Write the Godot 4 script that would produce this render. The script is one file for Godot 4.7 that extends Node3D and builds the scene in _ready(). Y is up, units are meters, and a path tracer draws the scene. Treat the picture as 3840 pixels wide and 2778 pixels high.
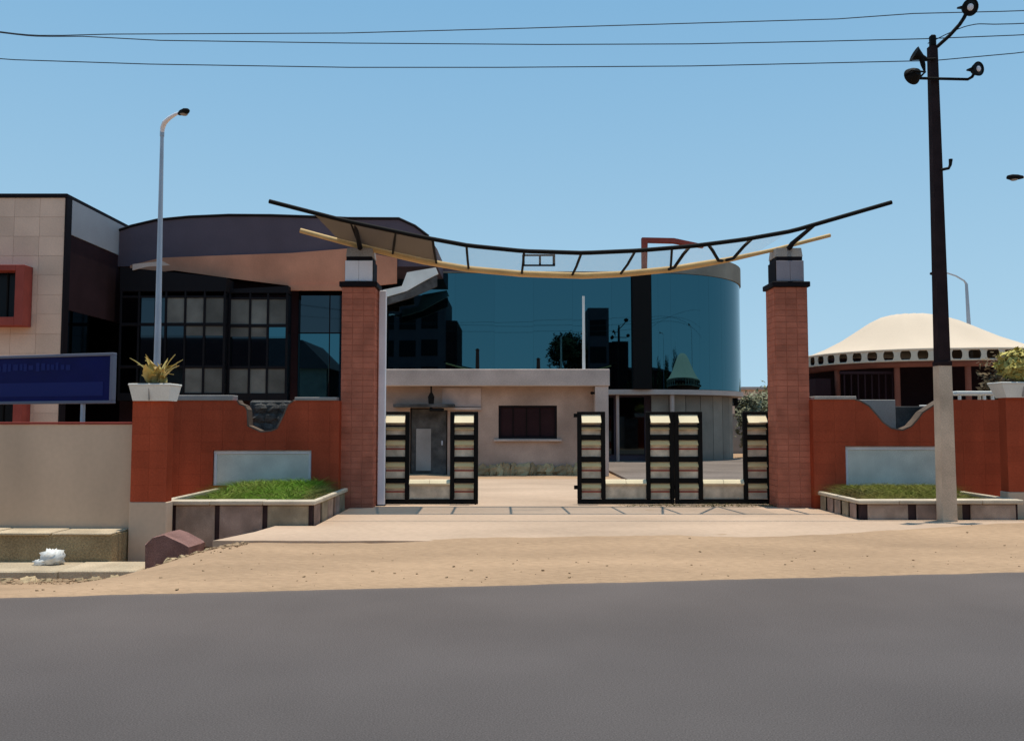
extends Node3D

# ---------------------------------------------------------------- mesh building
class Shape:
	var v := PackedVector3Array()
	var n := PackedVector3Array()
	var uv := PackedVector2Array()
	var col := PackedColorArray()

	func tri(a: Vector3, b: Vector3, c: Vector3, na: Vector3, nb: Vector3, nc: Vector3) -> void:
		var out := na + nb + nc
		if (b - a).cross(c - a).dot(out) > 0.0:
			v.append_array([a, c, b])
			n.append_array([na, nc, nb])
		else:
			v.append_array([a, b, c])
			n.append_array([na, nb, nc])
		uv.append_array([Vector2.ZERO, Vector2.ZERO, Vector2.ZERO])

	func flat(a: Vector3, b: Vector3, c: Vector3, out: Vector3) -> void:
		var k := (b - a).cross(c - a)
		if k.length_squared() < 1e-14:
			return
		k = k.normalized()
		if k.dot(out) < 0.0:
			k = -k
		tri(a, b, c, k, k, k)

	func quad(a: Vector3, b: Vector3, c: Vector3, d: Vector3, out: Vector3) -> void:
		flat(a, b, c, out)
		flat(a, c, d, out)

	func box(c: Vector3, s: Vector3, bev := 0.0, turn := Basis.IDENTITY) -> void:
		var h := s * 0.5
		bev = minf(bev, minf(h.x, minf(h.y, h.z)) * 0.9)
		var p := {}
		for sx in [-1, 1]:
			for sy in [-1, 1]:
				for sz in [-1, 1]:
					for ax in 3:
						var q := Vector3(sx * (h.x - (0.0 if ax == 0 else bev)), sy * (h.y - (0.0 if ax == 1 else bev)), sz * (h.z - (0.0 if ax == 2 else bev)))
						p[[sx, sy, sz, ax]] = c + turn * q
		for ax in 3:
			for s1 in [-1, 1]:
				var o := Vector3.ZERO
				o[ax] = s1
				var r := []
				for pr in [[-1, -1], [1, -1], [1, 1], [-1, 1]]:
					var k := [0, 0, 0, ax]
					k[ax] = s1
					k[(ax + 1) % 3] = pr[0]
					k[(ax + 2) % 3] = pr[1]
					r.append(p[k])
				quad(r[0], r[1], r[2], r[3], turn * o)
		if bev <= 0.0:
			return
		for ax in 3:
			var bx := (ax + 1) % 3
			var cx := (ax + 2) % 3
			for s1 in [-1, 1]:
				for s2 in [-1, 1]:
					var r := []
					for st in [[-1, bx], [1, bx], [1, cx], [-1, cx]]:
						var k := [0, 0, 0, st[1]]
						k[ax] = st[0]
						k[bx] = s1
						k[cx] = s2
						r.append(p[k])
					var o := Vector3.ZERO
					o[bx] = s1
					o[cx] = s2
					quad(r[0], r[1], r[2], r[3], turn * o)
		for sx in [-1, 1]:
			for sy in [-1, 1]:
				for sz in [-1, 1]:
					flat(p[[sx, sy, sz, 0]], p[[sx, sy, sz, 1]], p[[sx, sy, sz, 2]], turn * Vector3(sx, sy, sz))

	# box given by its two corners
	func span(x0: float, x1: float, y0: float, y1: float, z0: float, z1: float, bev := 0.0) -> void:
		box(Vector3((x0 + x1) / 2, (y0 + y1) / 2, (z0 + z1) / 2), Vector3(absf(x1 - x0), absf(y1 - y0), absf(z1 - z0)), bev)

	# frustum of a pyramid: bottom and top rectangles
	func taper(cx: float, cz: float, y0: float, wx0: float, wz0: float, y1: float, wx1: float, wz1: float) -> void:
		var lo := []
		var hi := []
		for k in [[-1, -1], [1, -1], [1, 1], [-1, 1]]:
			lo.append(Vector3(cx + k[0] * wx0 / 2, y0, cz + k[1] * wz0 / 2))
			hi.append(Vector3(cx + k[0] * wx1 / 2, y1, cz + k[1] * wz1 / 2))
		for i in 4:
			var j := (i + 1) % 4
			quad(lo[i], lo[j], hi[j], hi[i], (lo[i] + lo[j] + hi[i] + hi[j]) / 4 - Vector3(cx, (y0 + y1) / 2, cz))
		quad(lo[0], lo[1], lo[2], lo[3], Vector3.DOWN)
		quad(hi[0], hi[1], hi[2], hi[3], Vector3.UP)

	# polygon in x, y pushed from z0 to z1
	func prism(poly: PackedVector2Array, z0: float, z1: float) -> void:
		var lo := minf(z0, z1)
		var hi := maxf(z0, z1)
		var ix := Geometry2D.triangulate_polygon(poly)
		for i in range(0, ix.size(), 3):
			for k in [[lo, Vector3(0, 0, -1)], [hi, Vector3(0, 0, 1)]]:
				flat(Vector3(poly[ix[i]].x, poly[ix[i]].y, k[0]), Vector3(poly[ix[i + 1]].x, poly[ix[i + 1]].y, k[0]), Vector3(poly[ix[i + 2]].x, poly[ix[i + 2]].y, k[0]), k[1])
		var cw := Geometry2D.is_polygon_clockwise(poly)
		for i in poly.size():
			var a := poly[i]
			var b := poly[(i + 1) % poly.size()]
			var e := b - a
			var o := Vector3(e.y, -e.x, 0) * (-1.0 if cw else 1.0)
			quad(Vector3(a.x, a.y, lo), Vector3(b.x, b.y, lo), Vector3(b.x, b.y, hi), Vector3(a.x, a.y, hi), o)

	func tube(pts: Array, radii: Array, sides := 8, caps := true) -> void:
		var rings := []
		var norms := []
		var side := Vector3.ZERO
		for i in pts.size():
			var a: Vector3 = pts[maxi(i - 1, 0)]
			var b: Vector3 = pts[mini(i + 1, pts.size() - 1)]
			var t := (b - a).normalized()
			if side == Vector3.ZERO:
				side = t.cross(Vector3.UP if absf(t.y) < 0.9 else Vector3.RIGHT).normalized()
			side = (side - t * side.dot(t)).normalized()
			var up := t.cross(side)
			var ring := []
			var nr := []
			var r: float = radii[mini(i, radii.size() - 1)]
			for k in sides:
				var w := TAU * (k + 0.5) / sides
				var d := side * cos(w) + up * sin(w)
				nr.append(d)
				ring.append(pts[i] + d * r)
			rings.append(ring)
			norms.append(nr)
		for i in pts.size() - 1:
			for k in sides:
				var j := (k + 1) % sides
				tri(rings[i][k], rings[i][j], rings[i + 1][j], norms[i][k], norms[i][j], norms[i + 1][j])
				tri(rings[i][k], rings[i + 1][j], rings[i + 1][k], norms[i][k], norms[i + 1][j], norms[i + 1][k])
		if caps:
			for e in [[0, 1], [pts.size() - 1, pts.size() - 2]]:
				var o: Vector3 = pts[e[0]] - pts[e[1]]
				for k in range(1, sides - 1):
					flat(rings[e[0]][0], rings[e[0]][k], rings[e[0]][k + 1], o)

	# profile: array of Vector2(radius, y), turned about the y axis
	func lathe(at: Vector3, profile: Array, segs := 16, turn := Basis.IDENTITY) -> void:
		for i in profile.size() - 1:
			var p: Vector2 = profile[i]
			var q: Vector2 = profile[i + 1]
			var e := q - p
			for k in segs:
				var a0 := TAU * k / segs
				var a1 := TAU * (k + 1) / segs
				var d0 := Vector3(cos(a0), 0, sin(a0))
				var d1 := Vector3(cos(a1), 0, sin(a1))
				var s := Vector2(e.y, -e.x).normalized()
				var n0 := turn * (d0 * s.x + Vector3.UP * s.y)
				var n1 := turn * (d1 * s.x + Vector3.UP * s.y)
				var a := at + turn * (d0 * p.x + Vector3.UP * p.y)
				var b := at + turn * (d1 * p.x + Vector3.UP * p.y)
				var c := at + turn * (d1 * q.x + Vector3.UP * q.y)
				var d := at + turn * (d0 * q.x + Vector3.UP * q.y)
				if p.x > 1e-4:
					tri(a, b, c, n0, n1, n1)
				if q.x > 1e-4:
					tri(a, c, d, n0, n1, n0)

	# an uneven lump: a sphere pushed in and out by noise
	func lump(at: Vector3, r: Vector3, noise: FastNoiseLite, rough: float, rings := 8, segs := 12, smooth := false) -> void:
		var pt := func(i: int, k: int) -> Vector3:
			var th := PI * i / rings
			var ph := TAU * (k % segs) / segs
			var d := Vector3(sin(th) * cos(ph), cos(th), sin(th) * sin(ph))
			return at + d * r * (1.0 + rough * noise.get_noise_3dv(d * 60.0 + at * 37.0))
		for i in rings:
			for k in segs:
				var a: Vector3 = pt.call(i, k)
				var b: Vector3 = pt.call(i, k + 1)
				var c: Vector3 = pt.call(i + 1, k + 1)
				var d: Vector3 = pt.call(i + 1, k)
				if smooth:
					tri(a, b, c, (a - at).normalized(), (b - at).normalized(), (c - at).normalized())
					tri(a, c, d, (a - at).normalized(), (c - at).normalized(), (d - at).normalized())
				else:
					quad(a, b, c, d, (a + c) / 2 - at)

	func mesh() -> ArrayMesh:
		var arr := []
		arr.resize(Mesh.ARRAY_MAX)
		arr[Mesh.ARRAY_VERTEX] = v
		arr[Mesh.ARRAY_NORMAL] = n
		arr[Mesh.ARRAY_TEX_UV] = uv
		if col.size() == v.size():
			arr[Mesh.ARRAY_COLOR] = col
		var m := ArrayMesh.new()
		m.add_surface_from_arrays(Mesh.PRIMITIVE_TRIANGLES, arr)
		return m


var used := {}
var rng := RandomNumberGenerator.new()
var bumpy := FastNoiseLite.new()
var tex := {}


func numbered(called: String) -> String:
	var k: int = used.get(called, 0)
	used[called] = k + 1
	return called if k == 0 else "%s_%03d" % [called, k]


func thing(called: String, label: String, category: String, at := Vector3.ZERO, turn := 0.0, group := "") -> Node3D:
	var o := Node3D.new()
	o.name = numbered(called)
	add_child(o, true)
	o.position = at
	o.rotation.y = turn
	tag(o, label, category, group)
	return o


func tag(o: Node3D, label: String, category := "", group := "") -> Node3D:
	o.set_meta("label", label)
	if category:
		o.set_meta("category", category)
	if group:
		o.set_meta("group", group)
	return o


func put(called: String, m: Mesh, material: Material, parent: Node3D, at := Vector3.ZERO) -> MeshInstance3D:
	var o := MeshInstance3D.new()
	o.mesh = m
	o.material_override = material
	if parent == self:
		o.name = numbered(called)
	else:
		var counts: Dictionary = parent.get_meta("names") if parent.has_meta("names") else {}
		var k: int = counts.get(called, 0)
		counts[called] = k + 1
		parent.set_meta("names", counts)
		o.name = called if k == 0 else "%s_%03d" % [called, k]
	parent.add_child(o, true)
	o.position = at
	return o


func build(called: String, s: Shape, material: Material, parent: Node3D, at := Vector3.ZERO) -> MeshInstance3D:
	return put(called, s.mesh(), material, parent, at)


func setting(called: String, s: Shape, material: Material) -> MeshInstance3D:
	var o := build(called, s, material, self)
	o.set_meta("kind", "structure")
	return o


func bar(x0: float, x1: float, y0: float, y1: float, z0: float, z1: float, bev := 0.0) -> Shape:
	var s := Shape.new()
	s.span(x0, x1, y0, y1, z0, z1, bev)
	return s


func pipe(pts: Array, radii: Array, sides := 8) -> Shape:
	var s := Shape.new()
	s.tube(pts, radii, sides)
	return s


func slab(poly: Array, z0: float, z1: float) -> Shape:
	var s := Shape.new()
	s.prism(PackedVector2Array(poly), z0, z1)
	return s


# ---------------------------------------------------------------- materials
func grey(key: String, freq: float, lo: float, hi: float, kind := FastNoiseLite.TYPE_SIMPLEX_SMOOTH, octaves := 4) -> NoiseTexture2D:
	if tex.has(key):
		return tex[key]
	var f := FastNoiseLite.new()
	f.noise_type = kind
	f.seed = hash(key) % 1000
	f.frequency = freq
	f.fractal_octaves = octaves
	var t := NoiseTexture2D.new()
	t.width = 512
	t.height = 512
	t.seamless = true
	t.noise = f
	var g := Gradient.new()
	g.set_color(0, Color(lo, lo, lo))
	g.set_color(1, Color(hi, hi, hi))
	t.color_ramp = g
	tex[key] = t
	return t


func mat(r: float, g: float, b: float, rough := 0.85, fine := 0.12, coarse := 0.15, size := 1.0, relief := 0.0, stretch := Vector3.ONE) -> StandardMaterial3D:
	var m := StandardMaterial3D.new()
	var up := 1.0 / ((1.0 - fine * 0.5) * (1.0 - coarse * 0.5))
	m.albedo_color = Color(minf(r * pow(up, 2.2), 1), minf(g * pow(up, 2.2), 1), minf(b * pow(up, 2.2), 1)).linear_to_srgb()
	m.roughness = rough
	m.metallic_specular = 0.22
	if fine > 0.0:
		m.albedo_texture = grey("fine%.2f" % fine, 0.03, 1.0 - fine, 1.0, FastNoiseLite.TYPE_SIMPLEX_SMOOTH, 5)
		m.uv1_triplanar = true
		m.uv1_world_triplanar = true
	m.uv1_scale = Vector3.ONE * 1.7 / size * (stretch if stretch.y == 1.0 else Vector3.ONE)
	if coarse > 0.0:
		m.detail_enabled = true
		m.detail_blend_mode = BaseMaterial3D.BLEND_MODE_MUL
		m.detail_uv_layer = BaseMaterial3D.DETAIL_UV_2
		m.detail_albedo = grey("coarse%.2f" % coarse, 0.012, 1.0 - coarse, 1.0, FastNoiseLite.TYPE_PERLIN, 5)
		m.uv2_triplanar = true
		m.uv2_world_triplanar = true
		m.uv2_scale = Vector3.ONE * 0.23 / size * stretch
	if relief > 0.0:
		m.heightmap_enabled = true
		m.heightmap_scale = relief
		m.heightmap_texture = grey("relief", 0.05, 0.0, 1.0, FastNoiseLite.TYPE_SIMPLEX_SMOOTH, 5)
	return m


func plain(r: float, g: float, b: float, rough := 0.6, metal := 0.0) -> StandardMaterial3D:
	var m := StandardMaterial3D.new()
	m.albedo_color = Color(r, g, b).linear_to_srgb()
	m.roughness = rough
	m.metallic = metal
	m.metallic_specular = 0.25
	return m


func see_through(r: float, g: float, b: float, alpha: float, rough := 0.35) -> StandardMaterial3D:
	var m := plain(r, g, b, rough)
	m.albedo_color.a = alpha
	m.transparency = BaseMaterial3D.TRANSPARENCY_ALPHA
	m.cull_mode = BaseMaterial3D.CULL_DISABLED
	return m


# ---------------------------------------------------------------- the ground
func road_edge(x: float) -> float:   # distance in front of the eye at which the asphalt ends
	return 9.2 + 0.136 * x + 0.05 * bumpy.get_noise_2d(x * 9.0, 3.0) + 0.025 * bumpy.get_noise_2d(x * 40.0, 9.0)


func land(x: float, zd: float) -> float:
	var s := zd - (9.2 + 0.136 * x)
	var h := -0.06 + 0.075 * smoothstep(-0.12, 0.22, s)
	if s > 0.0:
		var w := smoothstep(0.0, 1.2, s)
		h += w * (0.022 * bumpy.get_noise_2d(x * 14.0, zd * 22.0) + 0.045 * bumpy.get_noise_2d(x * 4.0, zd * 5.0))
	var gut := clampf((zd - 8.7) / 3.6, 0.0, 1.0) * (1.0 - smoothstep(13.9, 15.0, zd)) * (1.0 - smoothstep(-5.6, -3.8, x))
	h -= 0.53 * gut
	var af := apron_front(clampf(x, -4.0, 9.0))
	h += 0.055 * smoothstep(af - 1.0, af - 0.05, zd) * smoothstep(-2.6, 0.5, x) * (1.0 - smoothstep(af + 0.12, af + 0.6, zd))
	var bank := smoothstep(12.2, 13.6, zd) * (1.0 - smoothstep(16.0, 18.0, zd)) * smoothstep(6.2, 8.0, x) * (1.0 - smoothstep(12.0, 16.0, x))
	h += 0.03 * bank
	return h


func apron_front(x: float) -> float:
	return 12.28 + 1.75 * smoothstep(3.2, 8.8, x) + 0.05 * bumpy.get_noise_2d(x * 25.0, 40.0)


func _ready() -> void:
	rng.seed = 7
	bumpy.seed = 11
	bumpy.frequency = 0.05
	bumpy.fractal_octaves = 3

	# ---- camera, sky, sun
	var cam := Camera3D.new()
	cam.name = "camera"
	cam.position = Vector3(0, 1.7, 0)
	cam.rotation_degrees = Vector3(3.58, 0, 0)
	cam.fov = 46.72
	cam.near = 0.1
	cam.far = 2000.0
	add_child(cam)
	cam.current = true

	var env := Environment.new()
	env.background_mode = Environment.BG_SKY
	var sky := Sky.new()
	var air := ProceduralSkyMaterial.new()
	air.sky_top_color = Color(0.115, 0.35, 0.64).linear_to_srgb()
	air.sky_horizon_color = Color(0.47, 0.70, 0.85).linear_to_srgb()
	air.sky_curve = 0.3
	air.ground_bottom_color = Color(0.3, 0.24, 0.17).linear_to_srgb()
	air.ground_horizon_color = Color(0.42, 0.5, 0.52).linear_to_srgb()
	air.sun_angle_max = 12.0
	sky.sky_material = air
	env.sky = sky
	env.tonemap_mode = Environment.TONE_MAPPER_LINEAR
	env.tonemap_exposure = 1.0
	env.sdfgi_enabled = true
	env.ssao_enabled = true
	env.ssil_enabled = true
	var we := WorldEnvironment.new()
	we.name = "world_environment"
	we.environment = env
	add_child(we)

	var sun := DirectionalLight3D.new()
	sun.name = "sun"
	sun.light_energy = 1.35
	sun.light_color = Color(1.0, 0.965, 0.9)
	sun.light_angular_distance = 0.5
	sun.shadow_enabled = true
	add_child(sun)
	sun.look_at_from_position(Vector3(0.05, 1.0, -0.025) * 60.0, Vector3.ZERO, Vector3(0, 0, 1))

	materials()
	ground()
	main_building()
	beige_building()
	guard_house()
	tent_pavilion()
	behind_gate()
	across_the_road()
	front_walls()
	gateway()
	planters()
	left_roadside()
	poles_and_wires()


var M := {}


func materials() -> void:
	M.sand = mat(0.405, 0.268, 0.168, 0.95, 0.12, 0.16, 3.0, 1.2, Vector3(0.6, 1, 1.6))
	M.yard = mat(0.20, 0.162, 0.138, 0.9, 0.15, 0.2, 3.0, 0.3)
	M.apron = mat(0.495, 0.355, 0.255, 0.92, 0.08, 0.14, 3.2, 0.4, Vector3(0.7, 1, 1.3))
	M.asphalt = mat(0.163, 0.137, 0.129, 0.88, 0.34, 0.1, 3.0, 0.4)
	M.asphalt.albedo_texture = grey("grain", 0.2, 0.7, 0.96, FastNoiseLite.TYPE_SIMPLEX_SMOOTH, 2)
	M.asphalt.heightmap_texture = grey("grain_relief", 0.2, 0.0, 1.0, FastNoiseLite.TYPE_SIMPLEX_SMOOTH, 2)
	M.asphalt.uv1_scale = Vector3.ONE * 0.7
	M.asphalt.vertex_color_use_as_albedo = true
	M.beige = mat(0.61, 0.445, 0.32, 0.92, 0.03, 0.2, 3.0, 0.0, Vector3(1, 0.4, 1))
	M.plinth = mat(0.36, 0.265, 0.15, 0.95, 0.25, 0.3, 1.2, 1.2)
	M.kerb = mat(0.5, 0.40, 0.28, 0.95, 0.18, 0.25, 1.0, 0.8)
	M.red = []
	for k in 4:
		var t: float = [1.0, 1.05, 0.95, 1.02][k]
		M.red.append(mat(0.40 * t, 0.074 * t, 0.033 * t, 0.85, 0.1, 0.26, 1.3, 0.15, Vector3(1, 0.3, 1)))
	M.redcore = mat(0.34, 0.056, 0.022, 0.9, 0.08, 0.16)
	M.brick = []
	for k in 5:
		var t: float = [1.0, 1.07, 0.94, 1.03, 0.97][k]
		M.brick.append(mat(0.49 * t, 0.16 * t, 0.098 * t, 0.8, 0.14, 0.2, 0.6, 0.25))
	M.mortar = mat(0.44, 0.145, 0.09, 0.95, 0.12, 0.15)
	M.darktrim = mat(0.012, 0.009, 0.011, 0.7, 0.1, 0.1)
	M.white_tile = mat(0.80, 0.78, 0.82, 0.6, 0.05, 0.08)
	M.grey_tile = mat(0.32, 0.29, 0.32, 0.6, 0.08, 0.12)
	M.cement = mat(0.36, 0.32, 0.29, 0.92, 0.2, 0.25, 1.0, 0.5)
	M.granite = mat(0.95, 0.85, 0.58, 0.8, 0.2, 0.15, 0.6)
	M.granite_edge = mat(0.98, 0.95, 0.78, 0.8, 0.1, 0.12, 0.5)
	M.roughstone = mat(0.13, 0.125, 0.12, 0.95, 0.4, 0.4, 0.5, 2.5)
	M.plaster = mat(0.30, 0.28, 0.265, 0.9, 0.1, 0.15)
	M.steel = plain(0.007, 0.006, 0.0055, 0.7)
	M.steel2 = plain(0.009, 0.008, 0.010, 0.7)
	M.cream = mat(0.80, 0.68, 0.46, 0.6, 0.06, 0.1, 0.7)
	M.warm = mat(0.92, 0.58, 0.28, 0.8, 0.06, 0.1, 0.7)
	M.taupe = mat(0.56, 0.47, 0.36, 0.85, 0.2, 0.3, 0.4)
	M.white = mat(0.78, 0.76, 0.70, 0.6, 0.06, 0.1)
	M.tan = mat(0.66, 0.43, 0.19, 0.55, 0.1, 0.2, 0.8)
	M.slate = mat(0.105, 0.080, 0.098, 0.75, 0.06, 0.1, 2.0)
	M.band = mat(0.56, 0.24, 0.145, 0.9, 0.06, 0.16, 2.0)
	M.facade = []
	for k in 4:
		var t: float = [1.0, 1.05, 0.95, 1.02][k]
		M.facade.append(mat(0.66 * t, 0.47 * t, 0.36 * t, 0.85, 0.06, 0.1, 2.0))
	M.joint = mat(0.58, 0.42, 0.325, 0.95, 0.08, 0.1)
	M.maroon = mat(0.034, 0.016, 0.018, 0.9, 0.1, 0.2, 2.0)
	M.redframe = mat(0.30, 0.065, 0.05, 0.85, 0.08, 0.15)
	M.ring = mat(0.24, 0.08, 0.052, 0.85, 0.1, 0.15)
	M.base_panel = []
	for k in 3:
		var t: float = [1.0, 1.12, 0.88][k]
		M.base_panel.append(mat(0.26 * t, 0.235 * t, 0.195 * t, 0.9, 0.12, 0.25, 1.5))
	M.lining = mat(0.15, 0.11, 0.085, 0.95, 0.2, 0.3, 0.5)
	M.board = mat(0.47, 0.375, 0.34, 0.85, 0.08, 0.2, 0.8)
	M.wire = plain(0.05, 0.06, 0.075, 0.7)
	M.sign_frame = plain(0.16, 0.17, 0.22, 0.6)
	M.zinc = mat(0.33, 0.33, 0.35, 0.6, 0.05, 0.1, 2.0)
	M.guard_wall = mat(0.42, 0.305, 0.245, 0.9, 0.08, 0.25, 1.6)
	M.guard_trim = mat(0.50, 0.405, 0.355, 0.9, 0.1, 0.2, 1.6)
	M.rubble = []
	for k in 3:
		var t: float = [1.0, 1.25, 0.8][k]
		M.rubble.append(mat(0.44 * t, 0.33 * t, 0.20 * t, 0.95, 0.2, 0.3, 0.6, 1.0))
	M.plinth_stone = []
	for k in 3:
		var t: float = [1.0, 1.2, 0.85][k]
		M.plinth_stone.append(mat(0.50 * t, 0.345 * t, 0.19 * t, 0.95, 0.2, 0.3, 0.6, 1.0))
	M.pebble = mat(0.38, 0.26, 0.16, 0.95, 0.2, 0.2, 0.5)
	M.canvas = mat(0.66, 0.53, 0.405, 0.9, 0.04, 0.05, 2.0)
	M.canvas.backlight_enabled = true
	M.canvas.backlight = Color(0.08, 0.07, 0.06)
	M.galv = mat(0.42, 0.45, 0.50, 0.45, 0.06, 0.1)
	M.galv.metallic = 0.2
	M.pole_dark = mat(0.028, 0.016, 0.016, 0.9, 0.2, 0.3, 0.7)
	M.pole_pale = mat(0.70, 0.50, 0.36, 0.95, 0.14, 0.2, 0.8, 0.3)
	M.glass = []
	for k in 4:
		var t: float = [1.0, 1.02, 0.98, 1.0][k]
		var g := plain(0.042 * t, 0.115 * t, 0.142 * t, 0.012, 1.0)
		M.glass.append(g)
	M.darkglass = plain(0.035, 0.05, 0.06, 0.03, 1.0)
	M.blackglass = plain(0.006, 0.006, 0.008, 0.25)
	M.blind = []
	for k in 3:
		var t: float = [1.0, 1.2, 0.82][k]
		M.blind.append(mat(0.135 * t, 0.132 * t, 0.118 * t, 0.5, 0.1, 0.25, 1.2))
	M.stone_panel = []
	for c in [[0.44, 0.32, 0.25], [0.40, 0.275, 0.22], [0.36, 0.29, 0.20]]:
		M.stone_panel.append(mat(c[0], c[1], c[2], 0.9, 0.22, 0.3, 0.5, 1.0))
	M.stone_dark = mat(0.05, 0.03, 0.03, 0.95, 0.2, 0.3, 0.5)
	M.coping = mat(0.60, 0.50, 0.38, 0.9, 0.12, 0.22, 0.8, 0.4)
	M.boulder = mat(0.40, 0.22, 0.19, 0.95, 0.3, 0.3, 0.5, 2.5)
	M.soil = mat(0.16, 0.105, 0.06, 1.0, 0.3, 0.3, 0.5, 2.0)
	M.leaf = []
	for c in [[0.62, 0.50, 0.20], [0.50, 0.38, 0.13], [0.60, 0.42, 0.18], [0.33, 0.29, 0.12]]:
		var l := mat(c[0], c[1], c[2], 0.8, 0.15, 0.2, 0.3)
		l.backlight_enabled = true
		l.backlight = Color(0.25, 0.2, 0.08)
		l.cull_mode = BaseMaterial3D.CULL_DISABLED
		M.leaf.append(l)
	M.blade = plain(1, 1, 1, 0.8)
	M.blade.vertex_color_use_as_albedo = true
	M.blade.cull_mode = BaseMaterial3D.CULL_DISABLED
	M.blade.backlight_enabled = true
	M.blade.backlight = Color(0.1, 0.15, 0.03)
	M.blue = mat(0.003, 0.006, 0.085, 0.5, 0.05, 0.2)
	M.blue_print = plain(0.008, 0.016, 0.12, 0.5)
	M.sheet_dark = see_through(0.20, 0.17, 0.13, 0.62, 0.4)
	M.sheet = see_through(0.34, 0.38, 0.42, 0.15, 0.4)
	M.sheet_clear = see_through(0.8, 0.82, 0.85, 0.1, 0.4)
	M.bark = mat(0.10, 0.075, 0.05, 0.95, 0.3, 0.2, 0.5)
	M.bag = mat(0.82, 0.82, 0.80, 0.5, 0.03, 0.06)


func ground() -> void:
	# the sand: rows follow the edge of the road, columns run across the view
	var xs := [-900.0, -300.0, -90.0, -40.0, -24.0]
	var x := -16.0
	while x < 16.1:
		xs.append(x)
		x += 0.2
	xs.append_array([24.0, 40.0, 90.0, 300.0, 900.0])
	var ss := [-900.0, -250.0, -60.0, -25.0, -14.3, -13.9, -10.0, -5.0, -1.0, -0.3]
	var q := -0.15
	while q < 0.6:
		ss.append(q)
		q += 0.05
	while q < 9.0:
		ss.append(q)
		q += 0.12
	ss.append_array([10.0, 12.0, 15.0, 20.0, 30.0, 60.0, 250.0, 900.0])
	var s := Shape.new()
	var grid := []
	for sv in ss:
		var row := []
		for xv in xs:
			var zd: float = 9.2 + 0.136 * clampf(xv, -60, 60) + sv
			var h: float
			if sv < -13.0:
				h = 0.02 if sv < -14.0 else -0.06
			else:
				h = land(clampf(xv, -60, 60), zd)
			row.append(Vector3(xv, h, -zd))
		grid.append(row)
	var nrm := []
	for i in ss.size():
		var row := []
		for j in xs.size():
			var dx: Vector3 = grid[i][mini(j + 1, xs.size() - 1)] - grid[i][maxi(j - 1, 0)]
			var dz: Vector3 = grid[mini(i + 1, ss.size() - 1)][j] - grid[maxi(i - 1, 0)][j]
			var k := dx.cross(dz).normalized()
			row.append(k if k.y > 0 else -k)
		nrm.append(row)
	for i in ss.size() - 1:
		for j in xs.size() - 1:
			s.tri(grid[i][j], grid[i][j + 1], grid[i + 1][j + 1], nrm[i][j], nrm[i][j + 1], nrm[i + 1][j + 1])
			s.tri(grid[i][j], grid[i + 1][j + 1], grid[i + 1][j], nrm[i][j], nrm[i + 1][j + 1], nrm[i + 1][j])
	setting("sandy_ground", s, M.sand)

	# the road
	s = Shape.new()
	var px := [-300.0, -60.0, -20.0]
	x = -14.0
	while x < 14.05:
		px.append(x)
		x += 0.1
	px.append_array([20.0, 60.0, 300.0])
	for i in px.size() - 1:
		var a: float = px[i]
		var b: float = px[i + 1]
		var za := road_edge(a)
		var zb := road_edge(b)
		var sa := [0.0, 0.12, 1.2, 3.0, 6.0, 14.0]
		var dust := [Color(1.0, 0.93, 0.85), Color(0.80, 0.785, 0.77), Color(0.765, 0.755, 0.745), Color(0.69, 0.70, 0.71), Color(0.565, 0.60, 0.625), Color(0.55, 0.585, 0.61)]
		for k in 5:
			var n0 := s.v.size()
			s.quad(Vector3(a, 0, -za + sa[k]), Vector3(b, 0, -zb + sa[k]), Vector3(b, 0, -zb + sa[k + 1]), Vector3(a, 0, -za + sa[k + 1]), Vector3.UP)
			# dust blown from the verge lies thickest along the edge
			for e in range(n0, s.v.size()):
				var corner := s.v[e]
				s.col.append(dust[k] if corner.z + lerpf(za, zb, (corner.x - a) / (b - a)) < (sa[k] + sa[k + 1]) / 2 else dust[k + 1])
	setting("asphalt_road", s, M.asphalt)

	# the concrete apron before the gate, with a worn front edge
	var poly := PackedVector2Array()
	x = -4.25
	while x < 8.6:
		poly.append(Vector2(x, -apron_front(x)))
		x += 0.12
	for k in [[8.75, -14.92], [6.03, -14.92], [6.0, -17.05], [5.3, -17.6], [5.4, -26.0], [-2.6, -26.0], [-2.72, -17.6], [-3.2, -17.05], [-3.2, -14.06], [-3.85, -14.06], [-3.95, -13.3]]:
		poly.append(Vector2(k[0], k[1]))
	s = Shape.new()
	var ix := Geometry2D.triangulate_polygon(poly)
	for i in range(0, ix.size(), 3):
		var c := []
		for k in 3:
			c.append(Vector3(poly[ix[i + k]].x, 0.05, poly[ix[i + k]].y))
		s.flat(c[0], c[1], c[2], Vector3.UP)
	for i in poly.size():
		var a := poly[i]
		var b := poly[(i + 1) % poly.size()]
		var e := (b - a).rotated(PI / 2)
		if Geometry2D.is_point_in_polygon((a + b) / 2 + e.normalized() * 0.01, poly):
			e = -e
		s.quad(Vector3(a.x, 0.05, a.y), Vector3(b.x, 0.05, b.y), Vector3(b.x, -0.3, b.y), Vector3(a.x, -0.3, a.y), Vector3(e.x, 0, e.y))
	setting("concrete_apron", s, M.apron)


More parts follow.
